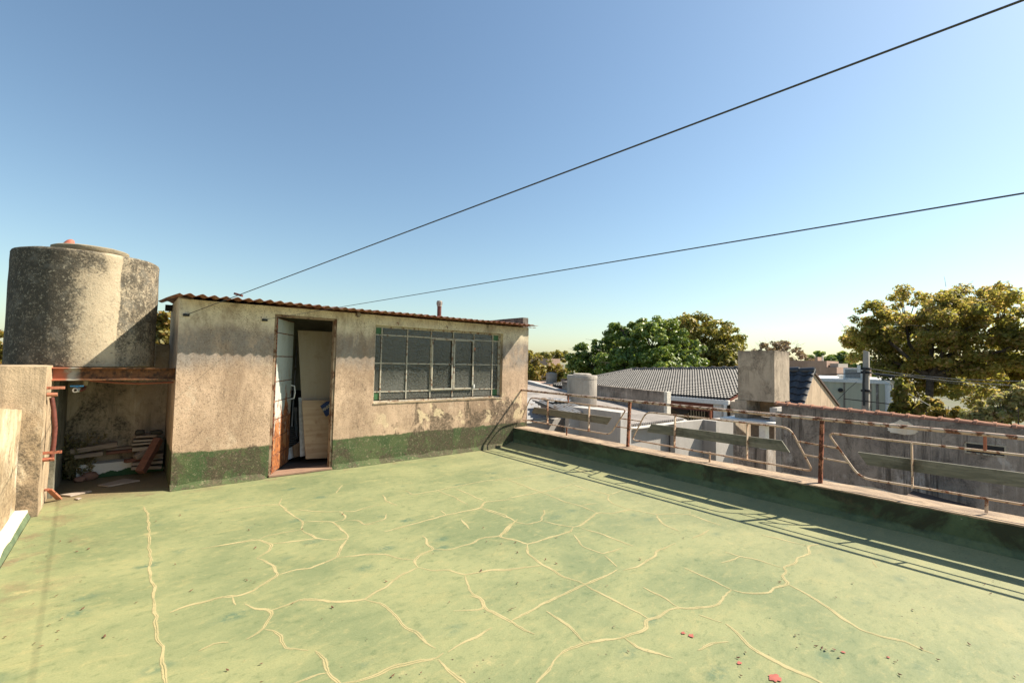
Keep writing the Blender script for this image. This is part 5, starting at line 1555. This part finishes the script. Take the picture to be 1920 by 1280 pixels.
# ---- utility pole and cables
PX_ = 20.0
pt_, pb2 = U('X', PX_, 1624.5, 659), U('X', PX_, 1622.5, 770)
pb2 = pt_ + (pb2 - pt_) * 2.0; 
po = thing('utility_pole', tuple(pb2), 'tapered concrete utility pole in front of the big tree', 'pole')
w_ = .078
m = MB(); m.prism([pb2 + Vector((-w_ * 1.5, -w_ * 1.5, 0)), pb2 + Vector((w_ * 1.5, -w_ * 1.5, 0)), pb2 + Vector((w_ * 1.5, w_ * 1.5, 0)), pb2 + Vector((-w_ * 1.5, w_ * 1.5, 0))], (0, 0, .01))
tp = [(pt_.x - w_, pt_.y - w_, pt_.z), (pt_.x + w_, pt_.y - w_, pt_.z - .02), (pt_.x + w_, pt_.y + w_, pt_.z - .02), (pt_.x - w_, pt_.y + w_, pt_.z + .06)]
m = MB(); k = w_ * 1.9
m.add([(pb2.x - k, pb2.y - k, -3.6), (pb2.x + k, pb2.y - k, -3.6), (pb2.x + k, pb2.y + k, -3.6), (pb2.x - k, pb2.y + k, -3.6)] + tp, [(3, 2, 1, 0), (4, 5, 6, 7), (0, 1, 5, 4), (1, 2, 6, 5), (2, 3, 7, 6), (3, 0, 4, 7)])
m.build('shaft', MAT['pole'], po, bevel=.012)
for py in (691, 698, 732):
    q = U('X', PX_, 1624, py); m = MB(); m.box(q.x - .13, q.x + .13, q.y - .13, q.y + .13, q.z - .04, q.z + .04); m.build('clamp', MAT['black'], po, bevel=.015)
    if py < 730:
        m = MB(); m.tube([(q.x - .22, q.y + .16, q.z), (q.x - .22, q.y + .16, q.z + .12)], .05, 8); m.build('insulator', MAT['whitepl'], po, smooth=50)
m = MB(); q = U('X', PX_ - .16, 1621, 690); m.tube([q, U('X', PX_ - .17, 1619, 720), U('X', PX_ - .16, 1620, 760)], .035, 6); m.build('riser_cable', MAT['cable'], po, smooth=60)
q = U('X', PX_, 1622, 751); m = MB(); m.beam((q.x - .1, q.y - .7, q.z - .05), (q.x - .1, q.y + .6, q.z + .03), .03, .03); m.build('step_bar', MAT['black'], po)
def cablepx(pts, Xs, r, lab, mat='cable', grp='cables at the utility pole'):
    P = [U('X', X, *q) for q, X in zip(pts, Xs)]; D = []
    for a, b in zip(P[:-1], P[1:]):
        for i in range(8): D.append(a.lerp(b, i / 8))
    D.append(P[-1]); m = MB(); m.tube(D, r, 6); return tag(m.build('cable', MAT[mat], base=tuple(P[0]), smooth=60), lab, 'cable', grp)
XS3 = (20, 19, 18, 17)
cablepx([(1626, 690), (1700, 702), (1800, 711), (1960, 716)], XS3, .011, 'topmost cable running right from the pole', 'cablel')
cablepx([(1642, 700), (1700, 705), (1780, 714), (1960, 727)], XS3, .014, 'middle cable running right with a thick dark splice at the pole', 'cablel')
cablepx([(1700, 705.5), (1760, 715), (1830, 724), (1960, 738)], (19, 18.6, 18, 17), .009, 'third cable sagging right below the middle one')
cablepx([(1640, 700.5), (1677, 706)], (19.9, 19.4), .042, 'thick dark splice sleeve on the cables right of the pole')
cablepx([(1630, 696), (1690, 730), (1770, 775), (1800, 792)], (20, 19, 18, 17.6), .009, 'single drop cable slanting down right to the wall', 'cablel')
cablepx([(1530, 703.5), (1575, 700.5), (1620, 699)], (24, 22, 20), .018, 'dark cable running left from the pole')
cablepx([(1590, 697), (1605, 694), (1620, 690)], (22, 21, 20), .013, 'pale short cable rising to the pole from the left', 'pole')
cablepx([(1568, 752), (1590, 730), (1606, 716)], (23.8, 23.8, 23.8), .010, 'thin cable hanging across the pale green wall')

# ================================================================== trees
def leaves_mesh(name, centers, radii, n, L, mat, parent, seed, up=.25, base=None, pitch=.6):
    R = np.random.default_rng(seed)
    k = len(centers)
    w = radii.prod(1) if radii.ndim == 2 else radii ** 3
    w = w ** .8
    pick = R.choice(k, n, p=w / w.sum())
    d = R.normal(size=(n, 3)); d /= np.linalg.norm(d, axis=1)[:, None]
    rr = R.random(n) ** (1 / 2.4)
    c = centers[pick] + d * rr[:, None] * radii[pick]
    nn = d * .9 + np.array([0, 0, .55]) + R.normal(size=(n, 3)) * .55; nn /= np.linalg.norm(nn, axis=1)[:, None]
    a = np.cross(nn, R.normal(size=(n, 3))); a /= np.linalg.norm(a, axis=1)[:, None] + 1e-9
    b = np.cross(nn, a)
    ln = (L * R.uniform(.6, 1.25, n))[:, None]
    v = np.empty((n, 4, 3))
    v[:, 0] = c - a * ln * .5; v[:, 1] = c + b * ln * .30 + nn * ln * .08; v[:, 2] = c + a * ln * .5; v[:, 3] = c - b * ln * .30 + nn * ln * .08
    off = np.array(parent['_b']) if parent is not None else np.array(base)
    v = (v - off).reshape(-1, 3)
    me = bpy.data.meshes.new(name)
    me.vertices.add(4 * n); me.vertices.foreach_set('co', v.astype(np.float32).ravel())
    me.loops.add(4 * n); me.loops.foreach_set('vertex_index', np.arange(4 * n, dtype=np.int32))
    me.polygons.add(n); me.polygons.foreach_set('loop_start', np.arange(0, 4 * n, 4, dtype=np.int32)); me.polygons.foreach_set('loop_total', np.full(n, 4, np.int32))
    me.update(calc_edges=True); me.materials.append(mat)
    o = bpy.data.objects.new(name, me); COL.objects.link(o)
    if parent is not None: o.parent = parent
    else: o.location = off
    return o

def lobes_px(lobes, X, ax='X'):
    C, Rr = [], []
    for (px, py, rx, ry, *dx) in lobes:
        c = U(ax, X + (dx[0] if dx else 0), px, py); w = depth_of(c)
        # the projected width of a sphere off axis grows with 1/cos, so take it out again
        k = math.cos(math.atan((px - 960) / F_PX))
        C.append(c); Rr.append((rx * w / F_PX * k, rx * w / F_PX * k, ry * w / F_PX))
    return C, Rr

def tree(name, lobes, X, n, L, mat, label, seed, ax='X', clumps=220, cl=(.14, .26), trunk=None, grp=None, shell=.75, twigs=0):
    C, Rr = lobes_px(lobes, X, ax)
    R = np.random.default_rng(seed)
    vol = np.array([r[0] * r[2] for r in Rr]); pick = R.choice(len(C), clumps, p=vol / vol.sum())
    d = R.normal(size=(clumps, 3)); d /= np.linalg.norm(d, axis=1)[:, None]
    q = np.array([C[i] for i in pick]); rad = np.array([Rr[i] for i in pick])
    rr = 1 - R.random(clumps) ** 1.6 * shell
    cc = q + d * rad * (rr * .93)[:, None]
    sz = R.uniform(*cl, clumps)[:, None] * np.mean([min(r) for r in Rr]) * np.array([1.1, 1.1, .8])
    base = sum((Vector(c) for c in C), Vector()) / len(C)
    if trunk is not None: base = U(ax, X, trunk, 700)
    base.z = -3.6
    t = thing(name, tuple(base), label, 'tree', grp)
    leaves_mesh('crown', cc, sz, n, L, mat, t, seed + 1)
    # tapered trunk and limbs reaching into the lobes
    mb = MB(); top = Vector((base.x, base.y, min(c.z for c in C)))
    H = max(.8, top.z + 3.6); r0 = max(.08, .020 * (H + max(r[2] for r in Rr) * 2))
    mb.tube([base, base + Vector((.05, .03, H * .4)), base + Vector((-.04, .06, H * .8)), top], [r0, r0 * .85, r0 * .75, r0 * .65], 10)
    mb.build('trunk', MAT['bark'], t, smooth=60)
    rl = random.Random(seed); lm = MB()
    for c, r in zip(C, Rr):
        mid = top.lerp(c, .5) + Vector((rl.uniform(-.3, .3), rl.uniform(-.3, .3), .2))
        lm.tube([top - Vector((0, 0, .15)), mid, c], [r0 * .5, r0 * .33, r0 * .18], 7)
        for k in range(7):
            e = c + Vector((rl.gauss(0, .5) * r[0], rl.gauss(0, .5) * r[1], rl.uniform(-.1, .85) * r[2]))
            lm.tube([mid.lerp(c, rl.random()), (c + e) / 2 + Vector((0, 0, .1)), e], [r0 * .16, r0 * .10, r0 * .03], 5)
    for k in range(twigs):
        i = rl.randrange(len(C)); dr = Vector((rl.gauss(0, 1), rl.gauss(0, 1), rl.uniform(.2, 1.2))).normalized()
        s = Vector(C[i]) + Vector((dr.x * Rr[i][0], dr.y * Rr[i][1], dr.z * Rr[i][2])) * .85
        e = s + dr * rl.uniform(.15, .4) + Vector((0, 0, .15)); lm.tube([s, s.lerp(e, .5) + Vector((0, 0, .04)), e], [r0 * .04, r0 * .03, r0 * .015], 4)
    o = lm.build('limbs', MAT['bark'], t, smooth=60); o['kind'] = 'stuff'
    return t

tree('big_tree', [(1640, 625, 62, 62), (1700, 610, 75, 72, 2), (1770, 625, 85, 78), (1825, 590, 80, 62, 3), (1880, 615, 80, 72), (1660, 690, 48, 50), (1735, 700, 80, 62, 2),
     (1820, 690, 90, 70), (1905, 690, 80, 70, 3), (1975, 640, 95, 100), (1600, 640, 28, 38, 1), (2050, 680, 90, 80), (1780, 560, 45, 28, 1), (1870, 562, 50, 28, 2)],
     24.5, 85000, .145, MAT['leafautumn'], 'huge autumn tinged tree filling the right behind the pole', 21, trunk=1745, clumps=700, cl=(.16, .36), shell=.95, twigs=14)
tree('dark_tree', [(1112, 675, 50, 36), (1165, 655, 60, 50, 1), (1225, 642, 58, 46, -1), (1275, 662, 48, 48), (1215, 690, 75, 44), (1135, 700, 52, 32), (1185, 624, 34, 26), (1245, 618, 34, 24), (1290, 690, 36, 38, 1), (1088, 698, 32, 28), (1170, 690, 60, 40, -2), (1250, 690, 55, 42, -2), (1205, 612, 14, 14), (1160, 612, 14, 12)],
     22, 60000, .185, MAT['leafdark'], 'dense glossy dark green tree behind the tiled roof', 5, trunk=1215, clumps=520, cl=(.18, .34), shell=.6)
tree('olive_tree', [(1300, 630, 52, 42), (1350, 640, 45, 42, 1), (1325, 680, 62, 40), (1375, 672, 25, 36, -1), (1280, 612, 35, 24)],
     34, 22000, .27, MAT['leafolive'], 'yellow olive tree behind the dark tree and left of the chimney', 9, trunk=1335, clumps=300, cl=(.18, .36), shell=.85, twigs=10)
tree('bare_brown_tree', [(1432, 668, 36, 26), (1475, 662, 40, 24, 1), (1502, 684, 24, 24), (1455, 650, 44, 12)],
     46, 5200, .22, MAT['leafbrown'], 'thin brown tree with sparse leaves behind the chimney', 13, trunk=1460, clumps=130, cl=(.14, .3), shell=.5, twigs=110)
tree('ginger_shrub', [(1368, 684, 16, 14)], 27, 900, .24, MAT['leafyellow'], 'small ginger leaved tree top just left of the chimney', 43, trunk=1368, clumps=30, cl=(.2, .4))
tree('far_green_tree', [(1540, 680, 30, 20), (1575, 676, 32, 18, 2), (1610, 690, 35, 26)], 62, 6000, .55, MAT['leafdark'], 'far dark green tree behind the brick building', 17, trunk=1560, clumps=120, cl=(.2, .45))
tree('yellow_tree', [(1000, 692, 26, 30), (1030, 700, 30, 26, 1), (985, 670, 20, 16), (1058, 706, 16, 18)], 32, 5200, .30, MAT['leafyellow'], 'yellow green tree at the shed corner behind the small tank', 31, ax='Y', trunk=1010, clumps=130, cl=(.18, .4))
tree('far_olive_tree', [(1010, 668, 26, 13), (1045, 668, 26, 12, 2), (985, 672, 18, 14), (1075, 674, 22, 12)], 58, 5200, .5, MAT['leafolive'], 'far olive treetops on the skyline right of the shed', 35, ax='Y', trunk=1030, clumps=120, cl=(.25, .5))
tree('rear_tree', [(306, 612, 30, 40), (330, 640, 40, 36), (290, 655, 25, 25)], 13, 3000, .13, MAT['leafyellow'], 'yellow leaved tree showing between the tank and the shed', 51, ax='Y', trunk=306, clumps=90, cl=(.2, .4))
tree('left_tree', [(-12, 640, 26, 34), (-40, 660, 50, 55), (6, 668, 14, 18)], 13, 3400, .13, MAT['leafyellow'], 'yellow green tree at the left edge behind the tank', 55, ax='Y', trunk=-20, clumps=90, cl=(.16, .36))

def bush(name, lobes, X, n, L, mat, label, seed, clumps=70):
    C, Rr = lobes_px(lobes, X); R = np.random.default_rng(seed)
    pick = R.choice(len(C), clumps); d = R.normal(size=(clumps, 3)); d /= np.linalg.norm(d, axis=1)[:, None]
    cc = np.array([C[i] for i in pick]) + d * np.array([Rr[i] for i in pick]) * (R.random(clumps) ** .5)[:, None]
    base = sum((Vector(c) for c in C), Vector()) / len(C); base.z = -3.6
    t = thing(name, tuple(base), label, 'shrub')
    leaves_mesh('foliage', cc, R.uniform(.2, .42, clumps)[:, None] * np.mean([min(r) for r in Rr]) * np.ones((1, 3)), n, L, mat, t, seed)
    mb = MB(); rl = random.Random(seed)
    for k in range(14):
        c = Vector(C[rl.randrange(len(C))]); r = Rr[0]; e = c + Vector((rl.gauss(0, .6) * r[0], rl.gauss(0, .6) * r[1], rl.uniform(0, 1.0) * r[2]))
        mb.tube([base + Vector((rl.uniform(-.4, .4), rl.uniform(-.4, .4), 0)), base.lerp(e, .6), e], [.04, .025, .006], 5)
    o = mb.build('stems', MAT['bark'], t, smooth=60); o['kind'] = 'stuff'
bush('light_shrub', [(1880, 768, 50, 32), (1915, 748, 40, 30), (1845, 782, 35, 16), (1960, 760, 60, 45)], 14.5, 11000, .095, MAT['leafsage'], 'pale olive shrub rising over the right end of the boundary wall', 61, 110)
bush('low_shrub', [(1790, 778, 30, 16), (1755, 776, 20, 10)], 16, 2200, .13, MAT['leafyellow'], 'low yellow green shrub over the middle of the boundary wall', 63, 50)
bush('dark_shrub', [(1700, 762, 30, 26), (1740, 765, 35, 22), (1690, 740, 18, 30)], 19, 4200, .16, MAT['leafautumn'], 'dark shrub under the big tree above the boundary wall', 67, 70)

# distant wooded skyline all round
R = np.random.default_rng(77); cs, rs = [], []
for k in range(420):
    a = R.uniform(-1.2, 2.2); dist = R.uniform(110, 190)
    cs.append((dist * math.sin(a), dist * math.cos(a), R.uniform(-3.5, .2 + 1.6 * math.sin(k * .7)))); s = R.uniform(2.2, 4.2); rs.append((s * 1.5, s * 1.5, s * .8))
o = leaves_mesh('distant_woods', np.array(cs), np.array(rs), 26000, 1.25, MAT['leafolive'], None, 78, base=(0, 100, -3.6))
tag(o, 'distant line of woods along the skyline', 'woods', None, 'stuff')
